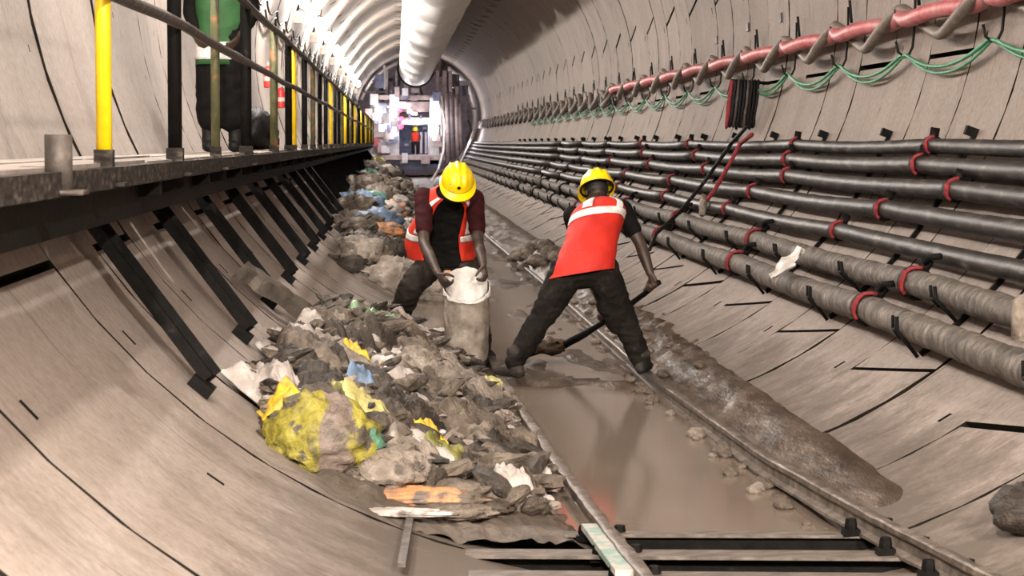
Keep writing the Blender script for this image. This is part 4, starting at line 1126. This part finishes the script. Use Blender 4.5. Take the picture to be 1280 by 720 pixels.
def fuse(mb, name, mat, parent, vox=.007, smooth_it=2, wrinkle=0.0, wf=14.0, seed=0.0):
    """union of the closed shapes as one continuous skin"""
    me = mb.mesh(name, mat); o = bpy.data.objects.new(name, me); C.objects.link(o)
    r = o.modifiers.new('r', 'REMESH'); r.mode = 'VOXEL'; r.voxel_size = vox; r.use_smooth_shade = True
    if smooth_it:
        sm = o.modifiers.new('s', 'SMOOTH'); sm.iterations = smooth_it; sm.factor = .5
    dg = bpy.context.evaluated_depsgraph_get(); me2 = bpy.data.meshes.new_from_object(o.evaluated_get(dg))
    bpy.data.objects.remove(o); bpy.data.meshes.remove(me)
    me2.name = name; me2.materials.clear(); me2.materials.append(mat)
    if wrinkle:
        n = len(me2.vertices); co = np.empty(n*3); no = np.empty(n*3)
        me2.vertices.foreach_get('co', co); me2.vertices.foreach_get('normal', no); co = co.reshape(-1, 3); no = no.reshape(-1, 3)
        for i in range(n):
            c = co[i]; d = wrinkle*(ridge(c[0]*wf*.6+seed, c[1]*wf*.6, c[2]*wf*1.5)+.5*nz(c[0]*wf*2, c[1]*wf*2, c[2]*wf*2)-.2)
            co[i] = c+no[i]*d
        me2.vertices.foreach_set('co', co.ravel())
    me2.polygons.foreach_set('use_smooth', [True]*len(me2.polygons))
    o = bpy.data.objects.new(name, me2); C.objects.link(o)
    if parent is not None:
        o.parent = parent; me2.transform(Matrix.Translation(-worldloc(parent)))
    return o
def hand(mb, wrist, d, pn, curl=1.0, thumb=1, s=1.0):
    """palm with five separate bent fingers; d = forearm direction, pn = palm side, fingers curl towards pn"""
    d = Vector(d).normalized(); pn = Vector(pn); pn = (pn-d*pn.dot(d)).normalized(); sd = d.cross(pn).normalized()*thumb
    w_ = Vector(wrist)
    chain(mb, [(w_, .024*s, .018*s), (w_+d*.035*s, .036*s, .016*s), (w_+d*.085*s, .041*s, .014*s)], 12, sd)
    for i, L in enumerate((.068, .076, .070, .055)):
        off = sd*(.030-.020*i)*s; p = w_+d*.090*s+off; a = 0.25*curl; pts = [(p-d*.02*s, .0095*s)]
        for k, fr in enumerate((.45, .32, .23)):
            a += (.55, .75, .6)[k]*curl
            p = p+(d*math.cos(a)+pn*math.sin(a))*L*fr*1.05*s; pts.append((p, (.0095, .0088, .0078)[k]*s))
        chain(mb, pts, 8)
    p = w_+d*.028*s+sd*.026*s; q = p+(d*.55+sd*.75+pn*.35).normalized()*.042*s; r_ = q+(d*.75+sd*.05+pn*.75*curl).normalized()*.034*s; t = r_+(d*.6-sd*.3+pn*.7*curl).normalized()*.022*s
    chain(mb, [(p, .014*s), (q, .0115*s), (r_, .010*s), (t, .008*s)], 8)
def head(mb, c, up, face, s=1.0):
    """skull, jaw, nose, brow, lips, ears; c = centre of the skull"""
    up = Vector(up).normalized(); face = Vector(face); face = (face-up*face.dot(up)).normalized(); sd = face.cross(up).normalized(); c = Vector(c)
    def E(p, a, b, h, n=14):       # ellipsoid
        vs = []; fs = []
        for j in range(n+1):
            la = math.pi*(j/n-.5)*.998
            for k in range(n): lo = 2*math.pi*k/n; vs.append(p+sd*a*math.cos(la)*math.cos(lo)+face*b*math.cos(la)*math.sin(lo)+up*h*math.sin(la))
        for j in range(n):
            for k in range(n): fs.append((j*n+k, j*n+(k+1) % n, (j+1)*n+(k+1) % n, (j+1)*n+k))
        fs += [tuple(range(n))[::-1], tuple(n*n+k for k in range(n))]
        mb.add(vs, fs)
    E(c+up*.025*s-face*.008*s, .076*s, .096*s, .090*s)
    E(c-up*.045*s+face*.022*s, .060*s, .070*s, .075*s)
    E(c-up*.092*s+face*.050*s, .028*s, .032*s, .026*s)               # chin
    chain(mb, [(c+up*.012*s+face*.084*s, .009*s), (c-up*.020*s+face*.102*s, .012*s), (c-up*.030*s+face*.100*s, .015*s, .011*s)], 8)   # nose
    for t in (-1, 1):
        E(c+up*.020*s+face*.078*s+sd*t*.034*s, .026*s, .014*s, .008*s, 8)      # brow
        E(c+up*.001*s+face*.077*s+sd*t*.032*s, .013*s, .010*s, .008*s, 8)      # eye
        E(c-up*.012*s+face*.062*s+sd*t*.046*s, .022*s, .020*s, .018*s, 8)      # cheek
        E(c-up*.010*s-face*.004*s+sd*t*.078*s, .010*s, .020*s, .032*s, 8)      # ear
    E(c-up*.058*s+face*.086*s, .024*s, .010*s, .006*s, 8); E(c-up*.070*s+face*.084*s, .021*s, .010*s, .007*s, 8)
def helmet(parent, c, up, face, mat, s=1.0):
    up = Vector(up).normalized(); face = Vector(face); face = (face-up*face.dot(up)).normalized(); sd = face.cross(up).normalized(); c = Vector(c)
    A, B, H = .118*s, .142*s, .128*s
    def fn(u, v, o=0.0):
        lo = 2*math.pi*u; la = v*math.pi/2*.995; x = math.cos(lo)*math.cos(la); y_ = math.sin(lo)*math.cos(la); z = math.sin(la)
        rd = 0.0
        for k in (-.42, 0, .42): rd += .009*s*math.exp(-((x-k)/.10)**2)
        rd *= smooth(.12, .5, z)
        k = 1+(rd+o)/A
        return c+sd*x*A*k+face*y_*B*k+up*z*H*k
    mb = MB(); mb.grid(fn, 56, 20, True); mb.grid(lambda u, v: fn(u, v, -.006), 56, 12, True)
    def brim(u, v, lo_=0):
        lo = 2*math.pi*u; fx = max(0, math.sin(lo)); e = (.012+.040*fx**1.6)*v
        return c+sd*math.cos(lo)*(A+e)+face*math.sin(lo)*(B+e)+up*(-.004-.018*v*(.4+fx)-lo_*.006)*s
    mb.grid(lambda u, v: brim(u, v, 0), 56, 3, True); mb.grid(lambda u, v: brim(u, v, 1), 56, 3, True); mb.grid(lambda u, v: brim(u, 1, v), 56, 1, True)
    h = mb.build('helmet', mat, parent)
    mb = MB(); p = c+face*(B*.93)+up*.045*s; mb.lathe([(0, 0), (.013*s, 0), (.013*s, .008), (0, .010)], 10, Matrix.Translation(p) @ face.to_track_quat('Z', 'Y').to_matrix().to_4x4()); mb.build('badge', M_DARK, h)
    mb = MB(); mb.tube([c+sd*A*math.cos(a)*.97+face*B*math.sin(a)*.97-up*.012*s for a in np.linspace(0, 2*math.pi, 25)], .008*s, 6); mb.build('headband', M_BLACK, h)
    return h
def torso_fn(st):
    """st = [(centre, half-width vector, half-depth vector)] from hem up; returns f(t, angle, offset)"""
    st = [(Vector(a), Vector(b), Vector(c)) for a, b, c in st]; N = len(st)
    def cr(i, k, t):
        p = [st[min(max(i+j, 0), N-1)][k] for j in (-1, 0, 1, 2)]
        return .5*((2*p[1])+(p[2]-p[0])*t+(2*p[0]-5*p[1]+4*p[2]-p[3])*t*t+(3*p[1]-p[0]-3*p[2]+p[3])*t**3)
    def f(t, a, off=0.0):
        x = min(max(t, 0), 1)*(N-1); i = min(int(x), N-2); q = x-i
        c, w_, d = cr(i, 0, q), cr(i, 1, q), cr(i, 2, q)
        ca, sa = math.cos(a), math.sin(a)
        k = .82; ca = math.copysign(abs(ca)**k, ca); sa = math.copysign(abs(sa)**k, sa)
        return c+w_*ca*(1+off/w_.length)+d*sa*(1+off/d.length)
    return f
def cloth_panel(name, f, t0, t1, a0, a1, off, mat, parent, nt=26, na=44, wr=.006, seed=0.0, thick=.006, tfn=None):
    """cloth over the torso: angle a (0 = left hand of the width vector, 90 = depth vector)"""
    mb = MB()
    def pos(u, v, lo=0):
        a = math.radians(a0+(a1-a0)*u); t = t0+(t1-t0)*v
        if tfn: t = tfn(u, t)
        p = f(t, a, off)
        n_ = (p-f(t, a, off-.05)).normalized()
        d = wr*(ridge(p.x*8+seed, p.y*8, p.z*10)+.6*ridge(p.x*19+seed, p.y*17, p.z*12)-.4)
        return p+n_*(d-lo*thick)
    full = abs(abs(a1-a0)-360) < 1
    mb.grid(lambda u, v: pos(u, v), na, nt, full); o = len(mb.v); mb.grid(lambda u, v: pos(u, v, 1), na, nt, full)
    W_ = na if full else na+1
    if full: rims = [[i for i in range(na)], [nt*W_+i for i in range(na)]]
    else: rims = [[i for i in range(W_)]+[j*W_+na for j in range(1, nt+1)]+[nt*W_+i for i in range(na-1, -1, -1)]+[j*W_ for j in range(nt-1, 0, -1)]]
    for rim in rims: mb.add([], [(rim[k], rim[(k+1) % len(rim)], o+rim[(k+1) % len(rim)], o+rim[k]) for k in range(len(rim))])
    return mb.build(name, mat, parent)
def torso_chain(mb, f, t0, t1, off, n=24, m=14):
    vs = []; fs = []
    for j in range(m+1):
        t = t0+(t1-t0)*j/m
        for k in range(n): vs.append(f(t, 2*math.pi*k/n, off))
    for j in range(m):
        for k in range(n): fs.append((j*n+k, j*n+(k+1) % n, (j+1)*n+(k+1) % n, (j+1)*n+k))
    fs += [tuple(range(n))[::-1], tuple(m*n+k for k in range(n))]
    mb.add(vs, fs)
def boot(parent, ankle, toe, mat, name='boot', shaft=.20, s=1.0):
    ankle = Vector(ankle); toe = Vector(toe); d = toe-ankle; d.z = 0; d.normalize(); mb = MB()
    g = toe.z
    heel = ankle-d*.045; heel.z = g+.045
    chain(mb, [(heel, .043, .045), (ankle.lerp(toe, .5)*1.0+Vector((0, 0, g+.045-ankle.lerp(toe, .5).z)), .047, .043), (Vector((toe.x, toe.y, g+.036)), .042, .033)], 12)
    chain(mb, [(Vector((ankle.x-d.x*.01, ankle.y-d.y*.01, g+.05)), .05), (ankle+Vector((0, 0, .05)), .052), (ankle+Vector((0, 0, shaft*.6)), .058)], 12)
    b = fuse(mb, name, mat, parent, .009, 3, .003, 20)
    return b

# --- the man bending over a shovel (seen from behind)
def A(px, py, Y): return atY(px, py, Y)
man = empty('person', A(725, 472, 13.9)); tag(man, 'man seen from behind in yellow helmet and red vest, legs astride the rails, digging', 'person', 'workmen')
hL, hR = A(709, 345, 13.95), A(752, 343, 13.95); kL, kR = A(674, 402, 13.9), A(781, 400, 14.0); aL, aR = A(643, 452, 13.8), A(803, 455, 13.95)
tL, tR = Vector((aL.x-.10, aL.y+.10, zl(13.8)+.0)), Vector((aR.x+.06, aR.y+.17, zr(14)+.0))
sL, sR = A(716, 270, 14.35), A(778, 262, 14.28); eR, wR = A(800, 304, 14.20), A(813, 342, 14.12)
eL, wL = A(734, 335, 14.85), A(753, 382, 14.68)
hc = A(746, 240, 14.52)
gR = A(819, 356, 14.08); gL = A(757, 396, 14.62); tip = A(668, 437, 15.35)
WV = Vector((.205, -.03, .03))
F2 = torso_fn([(A(727, 343, 13.93), (.215, 0, .035), (0, -.150, .02)), (A(732, 322, 13.97), (.19, 0, .03), (0, -.138, .04)), (A(739, 300, 14.05), (.172, 0, .025), (0, -.115, .06)),
               (A(745, 281, 14.15), (.175, .0, .022), (0, -.105, .07)), (A(748, 266, 14.26), (.168, 0, .02), (0, -.075, .075)), (A(748, 257, 14.36), (.085, 0, .01), (0, -.04, .05))])
mb = MB()
head(mb, hc, (.0, .62, .78), (-.1, .8, -.6))
chain(mb, [(A(748, 262, 14.34), .065), (A(747, 250, 14.46), .058)], 12)
torso_chain(mb, F2, 0, 1, -.022)
chain(mb, [(sR, .062), (sR.lerp(eR, .5), .052), (eR, .042), (eR.lerp(wR, .4), .043), (wR, .029)], 12)
chain(mb, [(sL, .062), (sL.lerp(eL, .5), .052), (eL, .042), (eL.lerp(wL, .4), .043), (wL, .029)], 12)
ax = (gL-gR).normalized()
hand(mb, wR, (gR-wR), ax.cross(gR-wR)*1.0, 1.25, 1, 1.08); hand(mb, wL, (gL-wL), ax.cross(gL-wL), 1.25, -1, 1.05)
for (h_, k_, a_) in ((hL, kL, aL), (hR, kR, aR)):
    chain(mb, [(h_, .085), (h_.lerp(k_, .5), .074), (k_, .056), (k_.lerp(a_, .35), .056), (a_, .040)], 14)
    chain(mb, [(a_, .04), (a_+Vector((0, .1, -.05)), .035)], 10)
fuse(mb, 'body', M_SKIN, man, .006, 2)
mb = MB()
torso_chain(mb, F2, .02, .97, -.012)
for (s_, e_, k) in ((sR, eR, .62), (sL, eL, .8)): chain(mb, [(s_+Vector((0, 0, .0)), .072), (s_.lerp(e_, k*.5), .064), (s_.lerp(e_, k), .060)], 14)
fuse(mb, 'shirt', M_BLKSH, man, .008, 3, .002, 12, 1)
mb = MB(); pc = (hL+hR)/2
chain(mb, [(hL+Vector((.03, .01, .03)), .12), (hR+Vector((-.03, .01, .03)), .12)], 16)
for (h_, k_, a_) in ((hL, kL, aL), (hR, kR, aR)):
    chain(mb, [(h_+Vector((0, 0, .03)), .120), (h_.lerp(k_, .5), .104), (k_, .083), (k_.lerp(a_, .35), .082), (k_.lerp(a_, 1.0), .062)], 16)
chain(mb, [(hR.lerp(kR, .55)+Vector((-.05, -.02, -.04)), .075), (hR.lerp(kR, .95)+Vector((-.05, -.02, -.05)), .06)], 12)
fuse(mb, 'trousers', M_TROUS, man, .008, 3, .008, 13, 2)
boot(man, aL, tL, M_BOOT, shaft=.10); boot(man, aR, tR, M_BOOT, shaft=.10)
v2 = cloth_panel('vest', F2, -.02, .985, 0, 360, .016, M_VEST, man, 34, 64, .007, 3.0)
# reflective tape: band across the back, two shoulder straps
t_ = cloth_panel('reflective_band', F2, .60, .69, 8, 172, .024, M_REFL, v2, 5, 40, .004, 3.0)
t_ = cloth_panel('reflective_strap', F2, .66, .97, 36, 56, .024, M_REFL, v2, 14, 6, .004, 3.0)
t_ = cloth_panel('reflective_strap', F2, .72, .96, 100, 122, .024, M_REFL, v2, 14, 6, .004, 3.0)
helmet(man, hc+Vector((0, .012, .035)), (-.05, .50, .86), (-.12, .86, -.5), M_HELM, 1.0)
mb = MB()
def hairfn(u, v):
    up = Vector((0, .55, .83)); fc = Vector((0, .83, -.55)); sd = fc.cross(up); lo = math.pi+math.pi*u; la = -.55+1.3*v
    return hc+up*.02+sd*.083*math.cos(lo)*math.cos(la)+fc*.106*math.sin(lo)*math.cos(la)+up*.094*math.sin(la)
mb.grid(hairfn, 24, 12); mb.grid(lambda u, v: Vector(hairfn(u, v))*.0+hc+(Vector(hairfn(u, v))-hc)*.93, 24, 12); mb.build('hair', M_HAIR, man)

shv = empty('shovel', (gR+tip)/2); tag(shv, 'long-handled mud-caked shovel held by the man with his back turned', 'shovel')
mb = MB(); top = gR+(gR-gL).normalized()*.05; pts = []
for i in range(15):
    t = i/14; p = top.lerp(gL, min(1, t/.55)) if t < .55 else gL.lerp(tip+Vector((.22, -.12, .05)), (t-.55)/.45)
    pts.append(p+Vector((0, 0, -.03*math.sin(math.pi*t))))
mb.tube(pts, [.019 if i < 8 else .019+.012*(i-7)/7 for i in range(15)], 10, True, 0, .25); mb.build('handle', M_DARK, shv)
mb = MB(); dv = (tip-pts[-1]).normalized(); sdv = dv.cross(Vector((0, 0, 1))).normalized(); uv = sdv.cross(dv)
def blade(u, v, lo=0):
    wd = .115*(1 if v < .55 else math.sqrt(max(0, 1-((v-.55)/.46)**2))); x = (u-.5)*2
    return pts[-1]+dv*(v*.32)+sdv*x*wd+uv*(.035*x*x-.012*lo-.04*v)
mb.grid(lambda u, v: blade(u, v), 12, 14); mb.grid(lambda u, v: blade(u, v, 1), 12, 14); mb.build('blade', M_DARK, shv)
mb = MB(); mb.grid(lump_fn(pts[-1]+dv*.14+uv*.01, (.12, .17, .05), 2.0, .5, 2.4), 22, 14, True); o = mb.build('mud_load', M_WETMUD, shv); o['label'] = 'wet mud stuck to the blade'

# --- the man stooping over the sack (seen from the front)
man1 = empty('person', A(560, 440, 15.6)); tag(man1, 'stooping man in yellow helmet and open orange vest holding a sack open', 'person', 'workmen')
hL, hR = A(546, 322, 15.62), A(578, 322, 15.62); kL, kR = A(514, 358, 15.35), A(592, 382, 15.35); aL, aR = A(497, 402, 15.75), A(604, 432, 15.40)
aL.z = max(aL.z, .22)
tL = Vector((aL.x-.06, aL.y-.16, max(zw(aL.x), heap_h(aL.x-.06, aL.y-.16), 0))); tR = Vector((aR.x+.05, aR.y-.14, .02))
sL, sR = A(530, 247, 15.32), A(593, 249, 15.30); eL, eR = A(530, 303, 15.08), A(598, 303, 15.06); wL, wR = A(547, 341, 14.72), A(604, 330, 14.80)
hc = A(572, 231, 14.98)
skc = A(583, 357, 14.80); skb = A(584, 452, 14.82); skb.z = .04
F1 = torso_fn([(A(561, 332, 15.58), (.20, .0, 0), (0, -.150, -.02)), (A(560, 313, 15.55), (.185, 0, 0), (0, -.125, -.03)), (A(560, 290, 15.48), (.175, 0, 0), (0, -.11, -.045)),
               (A(561, 268, 15.40), (.185, 0, 0), (0, -.10, -.06)), (A(562, 249, 15.30), (.18, 0, 0), (0, -.075, -.065)), (A(564, 239, 15.22), (.085, 0, 0), (0, -.04, -.05))])
mb = MB()
head(mb, hc, (.06, -.62, .78), (.0, -.78, -.62))
chain(mb, [(A(564, 243, 15.22), .066), (A(568, 237, 15.08), .058)], 12)
torso_chain(mb, F1, 0, 1, -.022)
for (s_, e_, w_) in ((sL, eL, wL), (sR, eR, wR)): chain(mb, [(s_, .060), (s_.lerp(e_, .5), .050), (e_, .041), (e_.lerp(w_, .4), .042), (w_, .028)], 12)
hand(mb, wL, Vector((.06, -.03, -.09)), Vector((.8, .4, -.1)), 1.1, 1, 1.05); hand(mb, wR, Vector((.02, -.04, -.09)), Vector((-.9, .3, -.1)), 1.1, -1, 1.05)
for (h_, k_, a_) in ((hL, kL, aL), (hR, kR, aR)):
    chain(mb, [(h_, .085), (h_.lerp(k_, .5), .074), (k_, .056), (k_.lerp(a_, .35), .056), (a_, .040)], 14)
    chain(mb, [(a_, .04), (a_+Vector((0, -.1, -.05)), .035)], 10)
fuse(mb, 'body', M_SKIN2, man1, .006, 2)
mb = MB(); torso_chain(mb, F1, .02, .97, -.012)
fuse(mb, 'shirt', M_BLKSH, man1, .008, 3, .004, 12, 1)
for (s_, e_) in ((sL, eL), (sR, eR)):
    mb = MB(); chain(mb, [(s_+Vector((0, 0, .005)), .074), (s_.lerp(e_, .4), .066), (s_.lerp(e_, .68), .064)], 14); fuse(mb, 'sleeve', M_SHIRT, man1, .008, 3, .005, 14, 1)
mb = MB(); chain(mb, [(hL+Vector((.02, 0, .02)), .115), (hR+Vector((-.02, 0, .02)), .115)], 16)
for (h_, k_, a_) in ((hL, kL, aL), (hR, kR, aR)):
    chain(mb, [(h_+Vector((0, 0, .02)), .116), (h_.lerp(k_, .5), .108), (k_, .092), (k_.lerp(a_, .4), .088), (k_.lerp(a_, .95), .070)], 16)
fuse(mb, 'trousers', M_TROUS1, man1, .008, 3, .008, 13, 5)
boot(man1, aL, tL, M_BOOT); boot(man1, aR, tR, M_BOOT)
# open vest: two front panels and the back in one wrap; 90 degrees = chest
FV = torso_fn([(A(553, 322, 15.58), (.24, .0, .0), (0, -.150, -.02)), (A(550, 305, 15.55), (.245, 0, 0), (0, -.135, -.03)), (A(552, 286, 15.48), (.225, 0, 0), (0, -.115, -.045)),
               (A(558, 266, 15.40), (.20, 0, 0), (0, -.105, -.06)), (A(562, 249, 15.30), (.18, 0, 0), (0, -.078, -.065)), (A(564, 239, 15.22), (.085, 0, 0), (0, -.04, -.05))])
v1 = cloth_panel('vest', FV, .0, .98, 118, 422, .018, M_VEST2, man1, 34, 60, .007, 7.0)
cloth_panel('reflective_strap', FV, .40, .985, 131, 147, .027, M_REFL, v1, 20, 6, .004, 7.0)
cloth_panel('reflective_strap', FV, .40, .985, 36, 50, .027, M_REFL, v1, 20, 6, .004, 7.0)
cloth_panel('reflective_band', FV, .30, .38, 120, 420, .026, M_REFL, v1, 4, 50, .004, 7.0)
helmet(man1, hc+Vector((0, -.01, .03)), (.02, -.62, .78), (.03, -.78, -.62), M_HELM, 1.02)

# --- the sack he fills
sk = empty('sack', (skb.x, skb.y, .0)); tag(sk, 'tall upright woven sack with a white lining held open by the stooping man', 'sack')
def skf(u, v, off=0.0, top=1.0):
    a = 2*math.pi*u; c = skb.lerp(skc, v)
    r = (.135+.020*v+.012*math.sin(math.pi*v))*(1-.25*(1-smooth(0, .08, v)))+off
    r *= 1+.06*nz(math.cos(a)*2, math.sin(a)*2, v*4)+.06*ridge(math.cos(a)*3.2, math.sin(a)*3.2, v*2.2)+.03*ridge(math.cos(a)*7, math.sin(a)*7, v*5)
    p = c+Vector((r*math.cos(a), r*math.sin(a), 0))
    p.z += v**4*(.105*math.sin(a)+.012*nz(a*3, v*3))
    return p
mb = MB(); mb.grid(lambda u, v: skf(u, v), 48, 30, True); mb.add([skf(k/48, 0) for k in range(48)], [tuple(range(48))])
mb.build('outer_cloth', M_SACK, sk)
mb = MB(); mb.grid(lambda u, v: skf(u, .25+.77*v, -.008-.02*(1-v)), 48, 24, True); mb.add([skf(k/48, .27, -.03) for k in range(48)], [tuple(range(48))])
def fold(u, v):
    p = Vector(skf(u, 1.0+.02*v, .004+.010*v)); q = Vector(skf(u, 1-.07*v*(1+.8*nz(u*20, 3)), .012)); return p.lerp(q, v)
mb.grid(fold, 60, 4, True)
mb.build('lining', M_SACKIN, sk)

# --- the person on the walkway behind the handrail
man2 = empty('person', (-2.40, 15.8, DZ)); tag(man2, 'person in black trousers and green vest standing on the walkway, head out of view', 'person', 'workmen')
bx, by = -2.40, 15.7
V_ = lambda x, y_, z: Vector((bx+x, by+y_, DZ+z))
mb = MB(); head(mb, V_(0, 0, 1.56), (0, 0, 1), (.5, .8, -.1)); chain(mb, [(V_(0, 0, 1.36), .06), (V_(0, 0, 1.48), .056)], 12)
F3 = torso_fn([(V_(0, 0, .66), (.17, .05, 0), (-.03, .12, 0)), (V_(0, 0, 1.0), (.16, .05, 0), (-.03, .115, 0)), (V_(0, 0, 1.15), (.17, .05, 0), (-.03, .115, 0)), (V_(0, 0, 1.3), (.175, .05, 0), (-.02, .09, 0)), (V_(0, 0, 1.40), (.08, .02, 0), (-.01, .05, 0))])
torso_chain(mb, F3, 0, 1, -.02)
for s in (-1, 1):
    a, b, c = V_(.19*s, .05*s, 1.32), V_(.23*s, .02*s, 1.06), V_(.17*s-.02, -.10, .88)
    chain(mb, [(a, .056), (b, .042), (c, .028)], 12); hand(mb, c, Vector((-.05*s, -.06, -.08)), Vector((-s, .3, 0)), .6, s)
    chain(mb, [(V_(.09*s, 0, .86), .085), (V_(.10*s, 0, .46), .056), (V_(.10*s, 0, .09), .04)], 12); chain(mb, [(V_(.10*s, 0, .05), .038), (V_(.11*s, .1, .04), .032)], 10)
fuse(mb, 'body', M_SKIN, man2, .008, 2)
mb = MB(); chain(mb, [(V_(-.08, 0, .88), .12), (V_(.08, 0, .88), .12)], 14)
for s in (-1, 1): chain(mb, [(V_(.07*s, 0, .86), .13), (V_(.07*s, 0, .5), .125), (V_(.075*s, 0, .27), .118)], 14)
fuse(mb, 'trousers', M_BLKSH, man2, .010, 2, .006, 10)
mb = MB(); torso_chain(mb, F3, .04, .95, -.006)
for s in (-1, 1): chain(mb, [(V_(.19*s, .05*s, 1.32), .068), (V_(.23*s, .02*s, 1.06), .056), (V_(.18*s, -.08, .93), .048)], 12)
fuse(mb, 'shirt', M_BLKSH, man2, .010, 2, .004, 12)
v3 = cloth_panel('vest', F3, 0, .97, 0, 360, .02, M_GVEST, man2, 24, 40, .006, 2.0)
cloth_panel('reflective_band', F3, .04, .13, 0, 360, .028, M_REFL, v3, 4, 40, .003, 2.0)
for s in (-1, 1): boot(man2, V_(.10*s, 0, .10), V_(.12*s, .14, .0), M_BLACK, 'boot', .22)
helmet(man2, V_(0, 0, 1.59), (0, 0, 1), (.5, .8, 0), M_HELM)

# --- a small figure working in the machine
man3 = empty('person', P(519, 195, TB+1.0)); tag(man3, 'distant person in orange vest and yellow helmet inside the machine portal', 'person', 'workmen')
o3 = P(519, 195, TB+1.0)+Vector((0, -.2, .04))
Q_ = lambda x, y_, z: o3+Vector((x, y_, z))
mb = MB(); head(mb, Q_(0, -.22, 1.22), (0, -.3, .95), (0, -1, -.3)); chain(mb, [(Q_(0, -.1, 1.05), .06), (Q_(0, -.2, 1.15), .055)], 10)
F4 = torso_fn([(Q_(0, 0, .66), (.17, 0, 0), (0, -.12, 0)), (Q_(0, -.03, .85), (.17, 0, 0), (0, -.12, .02)), (Q_(0, -.10, 1.0), (.18, 0, 0), (0, -.09, .03)), (Q_(0, -.13, 1.08), (.08, 0, 0), (0, -.05, .02))])
torso_chain(mb, F4, 0, 1, -.02)
for s in (-1, 1):
    chain(mb, [(Q_(.19*s, -.1, 1.0), .055), (Q_(.23*s, -.22, .78), .042), (Q_(.14*s, -.40, .70), .03)], 10); hand(mb, Q_(.14*s, -.40, .70), Vector((-.2*s, -1, -.1)), Vector((0, 0, -1)), .8, s)
    chain(mb, [(Q_(.09*s, 0, .66), .085), (Q_(.11*s, -.12, .36), .06), (Q_(.10*s, .02, .06), .045), (Q_(.11*s, -.10, .04), .036)], 10)
fuse(mb, 'body', M_SKIN, man3, .012, 1)
mb = MB(); chain(mb, [(Q_(-.08, 0, .68), .115), (Q_(.08, 0, .68), .115)], 12)
for s in (-1, 1): chain(mb, [(Q_(.09*s, 0, .66), .105), (Q_(.11*s, -.12, .36), .08), (Q_(.10*s, .02, .10), .07)], 12)
fuse(mb, 'trousers', M_TROUS, man3, .014, 1)
cloth_panel('vest', F4, 0, .98, 0, 360, .016, M_VEST2, man3, 14, 28, .004, 1.0)
helmet(man3, Q_(0, -.23, 1.25), (0, -.3, .95), (0, -1, -.3), M_HELM)
